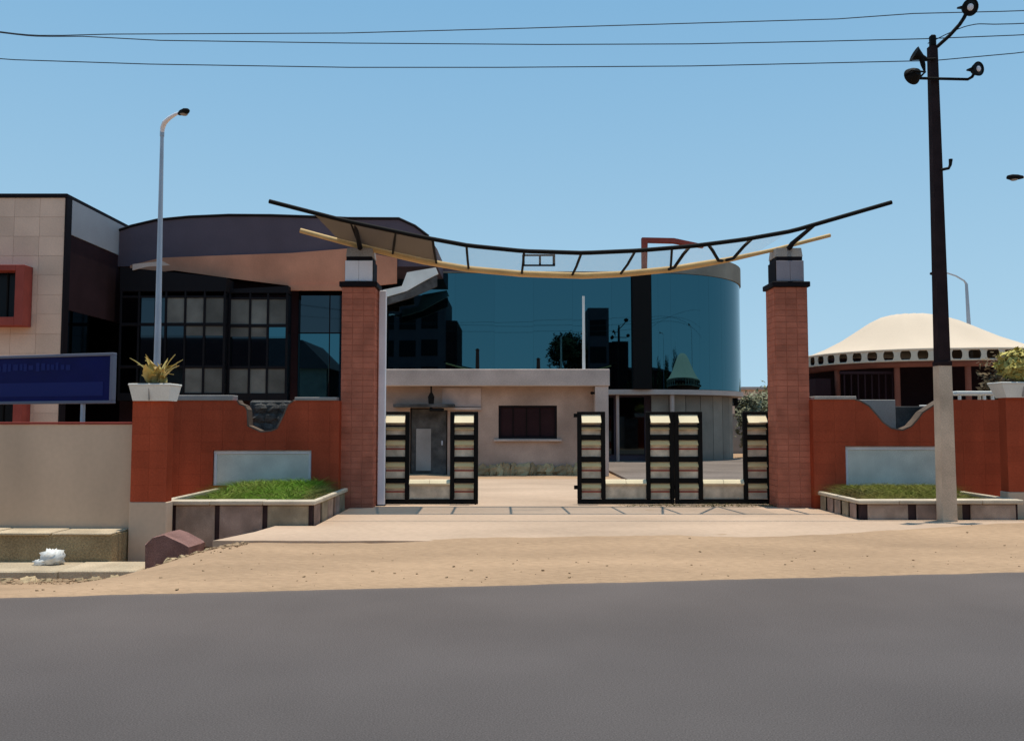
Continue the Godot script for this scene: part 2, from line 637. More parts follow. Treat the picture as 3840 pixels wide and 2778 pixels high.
# ---------------------------------------------------------------- buildings behind
func main_building() -> void:
	var o := thing("glass_building", "large building with curved teal glass front and arched slate roofed wing", "building")
	# flat front of the glass block, pane by pane
	var z := -37.0
	var pane := bar(-0.8485, 0.8485, -2.52, 2.52, -0.02, 0.02).mesh()
	var frame := Shape.new()
	frame.span(-5.9, 6.07, 3.2, 8.32, z - 0.5, z - 0.06)
	frame.span(-5.9, 10.6, 3.0, 8.2, z - 12.0, z - 6.2)
	build("wall", frame, M.steel2, o)
	var core := Shape.new()
	for k in 12:
		var a0 := PI / 2 * k / 12.0
		var a1 := PI / 2 * (k + 1) / 12.0
		var p0 := Vector3(6.07 + 4.9 * sin(a0), 0, z - 5.0 + 4.9 * cos(a0))
		var p1 := Vector3(6.07 + 4.9 * sin(a1), 0, z - 5.0 + 4.9 * cos(a1))
		core.quad(p0 + Vector3.UP * 3.1, p1 + Vector3.UP * 3.1, p1 + Vector3.UP * 8.32, p0 + Vector3.UP * 8.32, (p0 + p1) / 2 - Vector3(6.07, 0, z - 5))
	build("curved_wall", core, M.steel2, o)
	for i in 7:
		var g := put("window_pane", pane, M.glass[(i * 3) % 4], o, Vector3(-5.02 + i * 1.7, 5.73, z))
		g.rotation = Vector3(rng.randf_range(-0.001, 0.001), rng.randf_range(-0.0025, 0.0025), 0)
	# the curved corner: narrow panes round a quarter circle
	var bent := Shape.new()
	for k in 4:
		var a0 := (k / 4.0 - 0.5) * PI / 56.0
		var a1 := ((k + 1) / 4.0 - 0.5) * PI / 56.0
		var p0 := Vector3(sin(a0), 0, cos(a0))
		var p1 := Vector3(sin(a1), 0, cos(a1))
		for h in [-2.52, 0.0]:
			var lo := Vector3(0, h, 0)
			var hi := Vector3(0, h + 2.52, 0)
			bent.tri(p0 * 5.0 + lo, p1 * 5.0 + lo, p1 * 5.0 + hi, p0, p1, p1)
			bent.tri(p0 * 5.0 + lo, p1 * 5.0 + hi, p0 * 5.0 + hi, p0, p1, p0)
	var bentm := bent.mesh()
	for i in 28:
		var g := put("window_pane", bentm, M.glass[0], o, Vector3(6.07, 5.73, z - 5.0))
		g.rotation = Vector3(0, PI / 2 * (i + 0.5) / 28.0 + rng.randf_range(-0.0008, 0.0008), 0)
	build("dark_pier", bar(5.2, 6.0, 3.2, 8.33, z - 0.1, z + 0.28, 0.02), M.steel, o)
	# parapet, slab edge
	var par := Shape.new()
	var rim := Shape.new()
	par.span(-5.9, 6.07, 8.265, 8.33, z - 0.6, z + 0.06)
	rim.span(3.0, 6.07, 2.98, 3.19, z - 6.0, z + 0.1)
	for k in 14:
		var a0 := PI / 2 * k / 14.0
		var a1 := PI / 2 * (k + 1) / 14.0
		for e in [[par, 5.06, 8.265, 9.05, 4.7], [rim, 5.1, 2.98, 3.19, 0.0]]:
			var w: Shape = e[0]
			var c := Vector3(6.07, 0, z - 5.0)
			var d0 := Vector3(sin(a0), 0, cos(a0))
			var d1 := Vector3(sin(a1), 0, cos(a1))
			var lo := Vector3.UP * float(e[2])
			var hi := Vector3.UP * float(e[3])
			var hi2 := hi
			if e[0] == par:
				hi = Vector3.UP * lerpf(8.33, 9.08, clampf(a0 / 0.75, 0, 1))
				hi2 = Vector3.UP * lerpf(8.33, 9.08, clampf(a1 / 0.75, 0, 1))
			var r: float = e[1]
			var q: float = e[4]
			w.quad(c + d0 * r + lo, c + d1 * r + lo, c + d1 * r + hi2, c + d0 * r + hi, d0 + d1)
			w.quad(c + d0 * q + hi, c + d1 * q + hi2, c + d1 * r + hi2, c + d0 * r + hi, Vector3.UP)
			w.quad(c + d0 * q + lo, c + d1 * q + lo, c + d1 * r + lo, c + d0 * r + lo, Vector3.DOWN)
	build("roof_strip", slab([Vector2(-5.6, 8.335), Vector2(-5.6, 8.7), Vector2(-3.0, 8.7), Vector2(-2.2, 8.56), Vector2(-1.2, 8.4), Vector2(-0.2, 8.335)], z - 0.5, z + 0.05), M.slate, o)
	build("parapet", par, M.base_panel[2], o)
	build("slab_edge", rim, M.guard_trim, o)
	build("end_wall", bar(10.9, 11.1, 2.6, 9.04, -47.0, -42.1), M.blackglass, o)
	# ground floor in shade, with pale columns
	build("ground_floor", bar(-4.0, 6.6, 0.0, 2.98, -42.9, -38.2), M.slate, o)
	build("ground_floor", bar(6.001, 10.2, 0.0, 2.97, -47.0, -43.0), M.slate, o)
	var shop := bar(-0.62, 0.62, -1.25, 1.25, -0.02, 0.02, 0.003).mesh()
	for i in 2:
		put("shop_window", shop, M.darkglass, o, Vector3(3.9 + i * 1.35, 1.62, -38.15))
	for i in 9:
		var a := PI / 2 * (i + 0.5) / 9.0
		var g := build("base_panel", bar(-0.385, 0.385, 0.0, 2.96, -0.03, 0.03, 0.008), M.base_panel[i % 3], o, Vector3(6.07 + 4.55 * sin(a), 0, z - 5.0 + 4.55 * cos(a)))
		g.rotation.y = a
	for k in [[6.95, 0.10], [4.58, 0.07]]:
		build("column", pipe([Vector3(k[0], 0, -37.2), Vector3(k[0], 2.97, -37.2)], [k[1]], 12), M.guard_trim, o)
	build("roof_beam", slab([Vector2(5.7, 9.86), Vector2(7.1, 9.83), Vector2(8.4, 9.55), Vector2(8.4, 9.42), Vector2(7.1, 9.63), Vector2(5.95, 9.66), Vector2(5.9, 8.2), Vector2(5.7, 8.2)], z - 0.4, z - 0.1), M.redframe, o)

	# the left wing
	var zw := -34.0
	var arc := [Vector2(-17.6, 8.0), Vector2(-17.6, 9.12), Vector2(-16.2, 9.3), Vector2(-15.3, 9.62), Vector2(-14.3, 9.86), Vector2(-13.0, 9.99), Vector2(-11.4, 10.06), Vector2(-9.7, 10.05), Vector2(-7.6, 9.98), Vector2(-6.6, 9.93), Vector2(-4.55, 9.92), Vector2(-3.9, 9.62), Vector2(-3.35, 9.2), Vector2(-3.0, 8.7), Vector2(-3.0, 8.0)]
	build("roof_fascia", slab(arc, zw, zw - 6.0), M.slate, o)
	var cap := []
	for p in arc.slice(1, 13):
		cap.append(Vector3(p.x, p.y + 0.02, zw + 0.02))
	build("roof_edge", pipe(cap, [0.055], 6), M.steel2, o)
	build("terracotta_band", slab([Vector2(-15.25, 7.62), Vector2(-15.25, 8.02), Vector2(-14.0, 8.33), Vector2(-11.4, 8.43), Vector2(-8.8, 8.52), Vector2(-6.6, 8.7), Vector2(-4.6, 8.3), Vector2(-4.6, 7.3), Vector2(-6.8, 7.05), Vector2(-8.85, 7.2), Vector2(-11.2, 7.5), Vector2(-13.5, 7.82)], zw + 0.12, zw + 0.01), M.band, o)
	build("terracotta_band", bar(-8.9, -5.3, 7.0, 7.22, zw + 0.2, zw + 0.11), M.band, o)
	build("white_ledge", slab([Vector2(-5.15, 6.72), Vector2(-5.15, 7.05), Vector2(-4.4, 7.2), Vector2(-4.2, 7.75), Vector2(-3.05, 7.95), Vector2(-2.95, 7.7), Vector2(-3.6, 7.35), Vector2(-4.2, 7.0)], zw + 0.06, zw - 0.1), M.white, o)
	build("ledge_soffit", slab([Vector2(-5.15, 6.4), Vector2(-5.15, 6.7), Vector2(-4.2, 6.97), Vector2(-3.6, 7.32), Vector2(-3.0, 7.62), Vector2(-3.0, 7.2), Vector2(-4.0, 6.75)], zw + 0.02, zw - 0.1), M.roughstone, o)
	# body behind the glass of the wing
	build("wing_wall", bar(-17.6, -5.7, 0.0, 8.0, zw - 5.9, zw - 0.55), M.maroon, o)
	var dark := bar(-0.62, 0.62, -1.45, 1.45, -0.02, 0.02, 0.004).mesh()
	for i in 2:
		for j in 2:
			put("window_pane", dark, M.glass[i] if j == 0 else M.darkglass, o, Vector3(-8.02 + i * 1.28, 3.9 + j * 2.94 - 0.9 * 0.0, zw - 0.5))
	# two projecting window bays: [left, right, mullions, header ends]
	for bay in [[-15.2, -11.17, [-15.2, -14.5, -13.85, -13.45, -12.7, -11.95, -11.17], 7.8, 7.38, zw + 0.9], [-11.1, -8.85, [-11.1, -10.3, -9.6, -8.85], 7.0, 7.12, zw + 0.5]]:
		var zb: float = bay[5]
		var ms: Array = bay[2]
		build("bay_header", slab([Vector2(bay[0] - 0.05, 6.85), Vector2(bay[0] - 0.05, bay[3]), Vector2(bay[1] + 0.05, bay[4]), Vector2(bay[1] + 0.05, 6.85)], zb + 0.06, zw), M.steel2, o)
		build("bay_side", bar(bay[1] - 0.04, bay[1] + 0.04, 2.6, 6.84, zw, zb - 0.03), M.blackglass, o)
		build("bay_side", bar(bay[0] - 0.04, bay[0] + 0.04, 2.6, 6.84, zw, zb - 0.03), M.blackglass, o)
		for xm in ms:
			build("mullion", bar(xm - 0.038, xm + 0.038, 2.6, 6.85, zb - 0.05, zb + 0.05, 0.01), M.steel2, o)
		for ym in [[2.6, 2.9], [3.86, 3.97], [5.5, 5.62], [6.6, 6.68]]:
			build("transom", bar(bay[0], bay[1], ym[0], ym[1], zb - 0.045, zb + 0.035, 0.01), M.steel2, o)
		for i in ms.size() - 1:
			var x0: float = ms[i] + 0.039
			var x1: float = ms[i + 1] - 0.039
			var rows := [[2.9, 3.86], [3.97, 5.12], [5.12, 5.5], [5.62, 6.6]]
			for j in 4:
				var m: Material = M.blind[(i + j) % 3]
				if j == 1:
					m = M.darkglass
				if j == 2:
					m = M.blind[2]
				if bay[0] < -15.0 and i < 3:
					m = M.darkglass
				if bay[0] > -12.0 and i == 2 and (j == 1 or j == 2):
					m = M.glass[1]
				if bay[0] < -15.0 and i == 3:
					m = M.darkglass if j < 3 else M.blind[1]
				build("window_pane", bar(x0, x1, rows[j][0] + 0.004, rows[j][1] - 0.004, zb - 0.03, zb - 0.01), m, o)
	build("pale_bracket", slab([Vector2(-14.75, 7.66), Vector2(-14.75, 7.9), Vector2(-13.6, 8.02), Vector2(-13.3, 7.86), Vector2(-14.2, 7.8)], zw + 1.02, zw + 0.97), M.guard_trim, o)


func beige_building() -> void:
	var o := thing("beige_building", "beige panelled building with red framed windows behind the blue signboard", "building")
	var z := -30.0
	build("wall", bar(-26.0, -15.86, 0.0, 9.72, z - 9.0, z - 0.02), M.joint, o)
	# cladding panels, left out where the windows are
	var wins := [[-19.9, -16.93, 5.1, 7.22], [-19.9, -16.85, 0.9, 2.95]]
	for i in 5:
		for j in 14:
			var x1 := -15.86 - i * 0.9
			var y0 := 0.02 + j * 0.693
			var r := PackedVector2Array([Vector2(x1 - 0.892, y0), Vector2(x1, y0), Vector2(x1, y0 + 0.685), Vector2(x1 - 0.892, y0 + 0.685)])
			var bits := [r]
			for w in wins:
				var hole := PackedVector2Array([Vector2(w[0], w[2]), Vector2(w[1], w[2]), Vector2(w[1], w[3]), Vector2(w[0], w[3])])
				var next := []
				for b in bits:
					next.append_array(Geometry2D.clip_polygons(b, hole))
				bits = next
			for b in bits:
				var s := Shape.new()
				s.prism(b, z - 0.02, z + 0.0)
				build("cladding_panel", s, M.facade[(i * 5 + j * 3) % 4], o)
	for w in wins:
		var win := build("window", bar(w[0] + 0.3, w[1] - 0.3, w[2] + 0.3, w[3] - 0.2, z + 0.005, z + 0.02), M.blackglass, o)
		for k in [[w[1] - 0.3, w[1], w[2], w[3]], [w[0], w[0] + 0.3, w[2], w[3]], [w[0] + 0.301, w[1] - 0.301, w[3] - 0.2, w[3]], [w[0] + 0.301, w[1] - 0.301, w[2], w[2] + 0.3]]:
			build("frame", bar(k[0], k[1], k[2], k[3], z + 0.003, z + 0.55, 0.01), M.redframe, win)
		for k in 3:
			build("glazing_bar", bar(w[0] + 0.9 + k * 0.6, w[0] + 0.95 + k * 0.6, w[2] + 0.3, w[3] - 0.2, z + 0.022, z + 0.06), M.steel, win)
	build("roof_coping", bar(-26.1, -15.78, 9.73, 9.86, z - 9.1, z + 0.06, 0.01), M.darktrim, o)
	build("corner_trim", bar(-15.855, -15.78, 0.0, 9.72, z - 0.3, z + 0.03), M.darktrim, o)
	build("side_wall", bar(-15.855, -15.8, 5.75, 8.45, -39.0, z - 0.31), M.maroon, o)
	build("side_glazing", bar(-15.855, -15.82, 0.0, 5.74, -39.0, z - 0.31), M.darkglass, o)
	build("side_cladding", bar(-15.855, -15.77, 8.46, 9.72, -39.0, z - 0.31), M.zinc, o)


func guard_house() -> void:
	var o := thing("guard_house", "low beige guard house with flat roof and dark window inside the gate", "building")
	var z := -28.6
	var w := Shape.new()
	# front wall in pieces round the door and the window
	w.span(-4.2, -3.4, 0.0, 2.94, z - 0.2, z)
	w.span(-3.4, -2.15, 2.24, 2.94, z - 0.2, z)
	w.span(-2.15, -0.45, 0.0, 2.94, z - 0.2, z)
	w.span(-0.45, 1.5, 2.32, 2.94, z - 0.2, z)
	w.span(-0.45, 1.5, 0.0, 1.22, z - 0.2, z)
	w.span(1.5, 3.0, 0.0, 2.94, z - 0.2, z)
	w.span(2.8, 3.0, 0.0, 2.94, -34.0, z - 0.2)
	w.span(-4.2, -4.0, 0.0, 2.94, -34.0, z - 0.2)
	w.span(-4.0, 2.8, 0.0, 2.94, -34.0, -33.8)
	build("wall", w, M.guard_wall, o)
	build("roof", bar(-4.35, 3.2, 2.945, 3.5, -34.2, -28.0, 0.02), M.guard_trim, o)
	build("corner_pier", bar(2.72, 3.16, 0.0, 2.944, -28.55, -28.05, 0.015), M.guard_trim, o)
	var win := build("window", bar(-0.38, 1.43, 1.29, 2.25, z - 0.16, z - 0.13), M.maroon, o)
	for k in [[-0.449, -0.38, 1.221, 2.319], [1.43, 1.499, 1.221, 2.319], [-0.379, 1.429, 1.221, 1.29], [-0.379, 1.429, 2.25, 2.319]]:
		build("frame", bar(k[0], k[1], k[2], k[3], z - 0.18, z - 0.05, 0.006), M.darktrim, win)
	for k in 3:
		build("glazing_bar", bar(0.02 + k * 0.45, 0.05 + k * 0.45, 1.291, 2.249, z - 0.128, z - 0.1), M.steel, win)
	build("window_sill", bar(-0.6, 1.65, 1.13, 1.2, z + 0.003, z + 0.12, 0.01), M.guard_trim, o)
	var door := build("door", bar(-3.36, -2.19, 0.02, 2.2, z - 0.14, z - 0.09, 0.005), M.roughstone, o)
	build("door_panel", bar(-3.2, -2.7, 0.15, 1.55, z - 0.088, z - 0.07, 0.005), M.plaster, door)
	build("handle", bar(-2.36, -2.3, 1.0, 1.15, z - 0.088, z - 0.03, 0.01), M.galv, door)
	build("door_lintel", bar(-3.9, -1.9, 2.25, 2.36, z + 0.003, z + 0.5, 0.01), M.roughstone, o)
	# rubble stones along the foot of the wall
	var sx := -1.9
	var k2 := 0
	while sx < 2.6:
		var s := Shape.new()
		var hw := rng.randf_range(0.12, 0.26)
		s.lump(Vector3(sx + hw, 0.14, z + 0.06), Vector3(hw * 1.2, rng.randf_range(0.16, 0.30), 0.16), bumpy, 0.75, 6, 9)
		build("plinth_stone", s, M.plinth_stone[k2 % 3], o)
		sx += hw * 1.7
		k2 += 1
	build("roof_fitting", pipe([Vector3(2.75, 2.94, -28.3), Vector3(2.75, 2.72, -28.2), Vector3(2.6, 2.72, -28.1)], [0.05], 8), M.steel, o)

	var l := thing("wall_lamp", "black lantern hanging above the guard house door", "lamp", Vector3(-2.66, 2.2, -28.2))
	build("lantern", pipe([Vector3(0, 0, 0), Vector3(0, 0.15, 0), Vector3(0, 0.4, 0), Vector3(0, 0.55, 0)], [0.04, 0.09, 0.11, 0.03], 8), M.steel, l)
	build("bracket", pipe([Vector3(0, 0.55, 0), Vector3(0, 0.74, 0)], [0.025], 6), M.steel, l)
	build("base_box", bar(-0.05, 0.42, -0.08, 0.02, -0.1, 0.1, 0.01), M.steel, l)

	var b := thing("notice_board", "blank pale board on the guard house wall beside the black lantern", "board", Vector3(-1.65, 2.17, z))
	build("board", bar(-0.68, 0.62, 0.1, 0.74, 0.003, 0.03, 0.005), M.board, b)
	build("ledge", bar(-0.68, 0.62, 0.0, 0.08, 0.003, 0.12, 0.005), M.guard_trim, b)

	var f := thing("flagpole", "slim bare white pole standing on the guard house roof", "pole", Vector3(2.52, 3.5, -30.0))
	build("pole", pipe([Vector3.ZERO, Vector3(0, 2.7, 0)], [0.055, 0.045], 10), M.white, f)
	build("base", bar(-0.12, 0.12, 0.0, 0.06, -0.12, 0.12, 0.01), M.galv, f)
	for k in [[-1.18, 0.72, "taller dark vent pipe on the guard house roof"], [0.9, 0.4, "shorter dark vent pipe on the guard house roof"]]:
		var v := thing("vent_pipe", k[2], "pipe", Vector3(k[0], 3.5, -29.2), 0.0, "vent pipes on the guard house roof")
		build("pipe", pipe([Vector3.ZERO, Vector3(0, k[1], 0)], [0.075, 0.06], 8), M.steel, v)
		build("cowl", pipe([Vector3(0, k[1], 0), Vector3(0, k[1] + 0.06, 0)], [0.09, 0.03], 8), M.steel, v)


func tent_pavilion() -> void:
	var c := Vector3(13.9, 0, -30.0)
	var terrace := thing("terrace", "raised terrace of dark red masonry behind the right wall", "terrace", Vector3.ZERO)
	for e in [[9.3, -25.5, -18.3], [11.2, -35.5, -25.501]]:
		build("platform", bar(e[0], 22.0, 0.0, 1.6, e[1], e[2]), M.redcore, terrace)
		build("floor_edge", bar(e[0] - 0.04, 22.0, 1.603, 1.68, e[1], e[2] + (0.04 if e[2] > -20.0 else 0.0)), M.cement, terrace)
	var o := thing("tent_pavilion", "open pavilion with cream tent roof and scalloped valance beyond the wall", "pavilion")
	var rad := func(a: float) -> float:
		return 3.6 if cos(a) < 0 else lerpf(3.6, 4.7, cos(a))
	var prof := [Vector2(1.0, 4.05), Vector2(0.9, 4.16), Vector2(0.78, 4.34), Vector2(0.62, 4.64), Vector2(0.48, 4.97), Vector2(0.36, 5.25), Vector2(0.25, 5.44), Vector2(0.15, 5.53), Vector2(0.07, 5.55), Vector2(0.0, 5.56)]
	var s := Shape.new()
	var segs := 48
	var pt := func(i: int, k: int) -> Vector3:
		var a := TAU * (k % segs) / segs
		var r: float = rad.call(a) * prof[i].x
		# canvas sags a little between the ribs
		var sag := 0.06 * (1.0 - absf(cos(a * 6.0))) * sin(PI * clampf(prof[i].x, 0, 1))
		return c + Vector3(cos(a) * r, prof[i].y - sag, sin(a) * r)
	for i in prof.size() - 1:
		for k in segs:
			var q := []
			for e in [[i, k], [i, k + 1], [i + 1, k + 1], [i + 1, k]]:
				var here: Vector3 = pt.call(e[0], e[1])
				var t1: Vector3 = pt.call(e[0], e[1] + 1) - pt.call(e[0], e[1] + segs - 1)
				var t2: Vector3 = pt.call(mini(e[0] + 1, 9), e[1]) - pt.call(maxi(e[0] - 1, 0), e[1])
				var nn := t1.cross(t2).normalized()
				if nn.length() < 0.5:
					nn = Vector3.UP
				q.append([here, nn if nn.y > 0 else -nn])
			s.tri(q[0][0], q[1][0], q[2][0], q[0][1], q[1][1], q[2][1])
			s.tri(q[0][0], q[2][0], q[3][0], q[0][1], q[2][1], q[3][1])
	build("tent_roof", s, M.canvas, o)
	# valance: tabs hung from the eave, a thin hem below
	var hem := []
	var eave := []
	for k in segs + 1:
		var a := TAU * k / segs
		var r: float = rad.call(a)
		hem.append(c + Vector3(cos(a) * (r - 0.01), 3.69, sin(a) * (r - 0.01)))
		eave.append(c + Vector3(cos(a) * r, 4.03, sin(a) * r))
	build("hem", pipe(hem, [0.03], 6), M.canvas, o)
	build("eave_rope", pipe(eave, [0.045], 6), M.canvas, o)
	var tab := Shape.new()
	var side := []
	for k in 9:
		var t := k / 8.0
		side.append(Vector2(0.09 + 0.09 * pow(absf(t * 2 - 1), 3.0), -0.34 + 0.34 * t))
	var tp := []
	for p in side:
		tp.append(p)
	for k in range(8, -1, -1):
		tp.append(Vector2(-side[k].x, side[k].y))
	tab.prism(PackedVector2Array(tp), -0.012, 0.012)
	var tabm := tab.mesh()
	for k in 46:
		var a := TAU * (k + 0.3) / 46.0
		var r: float = rad.call(a)
		var t := put("valance_tab", tabm, M.canvas, o, c + Vector3(cos(a) * r, 4.02, sin(a) * r))
		t.rotation.y = PI / 2 - a
	# timber ring beam, posts, dark back wall with barred openings
	var ring := []
	for k in segs + 1:
		var a := TAU * k / segs
		var r: float = rad.call(a) - 0.35
		ring.append(c + Vector3(cos(a) * r, 3.62, sin(a) * r))
	build("ring_beam", pipe(ring, [0.17], 4), M.ring, o)
	for k in 10:
		var a := TAU * (k + 0.35) / 10.0
		var r: float = rad.call(a) - 0.35
		var p := c + Vector3(cos(a) * r, 1.68, sin(a) * r)
		build("post", pipe([p, p + Vector3.UP * 1.9], [0.09], 8), M.ring, o)
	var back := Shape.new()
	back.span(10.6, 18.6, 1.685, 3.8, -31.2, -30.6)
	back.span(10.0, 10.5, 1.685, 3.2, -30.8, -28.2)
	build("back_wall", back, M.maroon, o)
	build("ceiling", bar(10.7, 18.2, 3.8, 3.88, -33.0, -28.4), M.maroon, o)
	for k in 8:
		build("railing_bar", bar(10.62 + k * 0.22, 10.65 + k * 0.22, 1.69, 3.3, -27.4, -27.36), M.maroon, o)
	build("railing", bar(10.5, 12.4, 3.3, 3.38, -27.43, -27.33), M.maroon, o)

	# white plastic table and chair on the terrace
	var t := thing("plastic_table", "long white plastic table on the terrace, seen above the red wall", "table", Vector3(10.2, 1.68, -19.0))
	build("tabletop", bar(-0.52, 0.44, 0.66, 0.74, -0.35, 0.35, 0.015), M.white, t)
	for k in [[-0.42, -0.28], [0.12, 0.28], [0.32, -0.28], [0.3, 0.28], [-0.42, 0.28]]:
		build("leg", pipe([Vector3(k[0], 0, k[1]), Vector3(k[0], 0.66, k[1])], [0.035], 8), M.white, t)
	var ch := thing("plastic_chair", "white plastic chair back showing beside the concrete pole", "chair", Vector3(9.28, 1.68, -18.9), 0.5)
	build("seat", bar(-0.2, 0.2, 0.4, 0.44, -0.2, 0.2, 0.01), M.white, ch)
	build("backrest", slab([Vector2(-0.18, 0.45), Vector2(-0.2, 0.6), Vector2(-0.14, 0.74), Vector2(0.05, 0.8), Vector2(0.18, 0.72), Vector2(0.18, 0.45)], 0.17, 0.2), M.white, ch)
	for k in [[-0.17, -0.17], [0.17, -0.17], [-0.17, 0.17], [0.17, 0.17]]:
		build("leg", pipe([Vector3(k[0], 0, k[1]), Vector3(k[0], 0.4, k[1])], [0.025], 6), M.white, ch)


func leafy(called: String, label: String, category: String, at: Vector3, size: Vector3, count: int, tone: Array, group := "", trunk := 0.4) -> void:
	var o := thing(called, label, category, at, 0.0, group)
	var branches := Shape.new()
	branches.tube([Vector3(0, -0.05, 0), Vector3(0.03, trunk, 0), Vector3(0, trunk + size.y * 0.5, 0.02)], [0.05 * size.x + 0.03, 0.04 * size.x + 0.02, 0.02], 6)
	for k in 6:
		var a := TAU * k / 6.0
		branches.tube([Vector3(0, trunk * 0.8, 0), Vector3(cos(a) * size.x * 0.4, trunk + size.y * 0.6, sin(a) * size.z * 0.4)], [0.02 * size.x + 0.012, 0.008], 5)
	build("trunk", branches, M.bark, o)
	var arr := PackedVector3Array()
	var nor := PackedVector3Array()
	var col := PackedColorArray()
	for k in count:
		var d := Vector3(rng.randfn(), rng.randfn(), rng.randfn()).normalized()
		var r := pow(rng.randf(), 0.45)
		var w := 1.0 + 0.5 * bumpy.get_noise_3dv(d * 28.0 + at * 3.0)
		var p := Vector3(0, trunk + size.y * 0.5, 0) + d * size * 0.5 * r * w
		if bumpy.get_noise_3dv(p * 45.0 / maxf(size.x, 0.5)) < -0.22:
			continue
		var u := Vector3(rng.randfn(), rng.randfn() * 0.6, rng.randfn()).normalized()
		var side := u.cross(d + Vector3(0.1, 0.3, 0.2)).normalized()
		var l := rng.randf_range(0.6, 1.3) * 0.075 * pow(size.x, 0.6)
		var nn := u.cross(side).normalized()
		arr.append_array([p - u * l, p + side * l * 0.45, p + u * l, p - u * l, p + u * l, p - side * l * 0.45])
		nor.append_array([nn, nn, nn, nn, nn, nn])
		var f := rng.randf_range(0.7, 1.3)
		var c := Color(tone[0] * f, tone[1] * f, tone[2] * f)
		col.append_array([c, c, c, c, c, c])
	var am := []
	am.resize(Mesh.ARRAY_MAX)
	am[Mesh.ARRAY_VERTEX] = arr
	am[Mesh.ARRAY_NORMAL] = nor
	am[Mesh.ARRAY_COLOR] = col
	var mesh := ArrayMesh.new()
	mesh.add_surface_from_arrays(Mesh.PRIMITIVE_TRIANGLES, am)
	var cr := put("crown", mesh, M.blade, o)
	cr.set_meta("kind", "stuff")


func behind_gate() -> void:
	leafy("shrub", "grey green shrub beyond the yard, between glass building and right column", "shrub", Vector3(12.35, 0, -43.5), Vector3(2.0, 3.2, 1.8), 5000, [0.26, 0.27, 0.18], "shrubs beyond the yard", 0.3)
	leafy("shrub", "taller green shrub beyond the yard, half behind the right column", "shrub", Vector3(13.9, 0, -45.0), Vector3(2.4, 3.7, 2.0), 5000, [0.20, 0.22, 0.13], "shrubs beyond the yard", 0.3)
	var k := thing("pale_outbuilding", "small pale building far beyond the shrubs behind the right column", "building", Vector3(17.2, 0, -60.0))
	build("wall", bar(-2.6, 3.0, 0.0, 4.1, -3.0, 0.0), M.facade[1], k)
	build("roof", bar(-2.8, 3.2, 4.103, 4.3, -3.2, 0.2), M.guard_trim, k)
	for w in 2:
		build("window", bar(-1.6 + w * 2.2, -0.6 + w * 2.2, 2.2, 3.4, 0.003, 0.03), M.blackglass, k)
	var yp := bar(3.4, 14.0, -0.05, 0.085, -41.0, -22.5)
	setting("yard_pavement", yp, M.yard)
	# low yard wall on the right, seen through the gate
	var y := thing("yard_wall", "long low grey wall at the back of the yard behind the gate", "wall")
	build("wall", bar(6.0, 30.0, 0.0, 2.2, -50.0, -49.7), M.plaster, y)
	build("coping", bar(6.0, 30.0, 2.203, 2.3, -50.06, -49.64), M.cement, y)


func across_the_road() -> void:
	# what stands on the near side of the road and shows in the glass
	var o := thing("office_block", "dark stepped office block mirrored in the left of the teal glass", "building")
	build("tower", bar(-18.0, -7.2, 0.0, 15.8, 20.0, 30.0), M.slate, o)
	build("annex", bar(-7.199, -5.9, 0.0, 13.0, 20.0, 30.0), M.maroon, o)
	var p := bar(-0.9, 0.9, -0.9, 0.9, -0.02, 0.0).mesh()
	for i in 4:
		for j in 4:
			put("window", p, M.blackglass, o, Vector3(-16.2 + i * 2.4, 4.0 + j * 3.0, 19.99))
	var t := thing("tower_block", "dark narrow tower with lower shed mirrored beside the white pole", "building")
	build("tower", bar(8.3, 10.6, 0.0, 14.6, 20.0, 24.0), M.slate, t)
	build("shed", bar(8.0, 13.4, 0.0, 11.2, 24.01, 34.0), M.maroon, t)
	for j in 4:
		put("window", p, M.blackglass, t, Vector3(9.4, 3.4 + j * 3.0, 19.99))
	leafy("roadside_tree", "leafy dark tree mirrored in the glass left of the white pole", "tree", Vector3(6.2, 0, 21.0), Vector3(4.4, 4.2, 4.0), 9000, [0.035, 0.05, 0.025], "", 7.6)
	for e in [[15.0, 18.5, 5.0, 3.0, "first"], [22.5, 17.5, 6.0, 3.4, "second"], [31.0, 16.0, 6.4, 3.6, "third"], [40.0, 12.0, 7.0, 3.8, "fourth"]]:
		leafy("roadside_tree", "dark tree mirrored low in the curved glass corner, %s from the pier" % e[4], "tree", Vector3(e[0], 0, e[1]), Vector3(e[2], e[2] * 0.9, e[2] * 0.9), 5000, [0.03, 0.042, 0.022], "trees across the road", e[3])
	var sr := thing("shop_row", "long dark row of shops mirrored low in the curved glass corner", "building")
	build("wall", bar(12.5, 90.0, 0.0, 8.0, 26.0, 36.0), M.maroon, sr)
	build("roof", bar(12.2, 90.4, 8.003, 8.3, 25.6, 36.4), M.slate, sr)
	for i in 10:
		put("window", p, M.blackglass, sr, Vector3(15.5 + i * 4.0, 5.0, 25.98))
	var l := thing("long_shed", "long low shed mirrored in the windows of the left wing", "building")
	build("wall", bar(-48.0, -19.5, 0.0, 7.5, 21.0, 30.0), M.plaster, l)
	build("roof", slab([Vector2(-48.5, 7.503), Vector2(-19.0, 7.503), Vector2(-22.0, 10.5), Vector2(-45.0, 10.5)], 20.5, 30.5), M.slate, l)


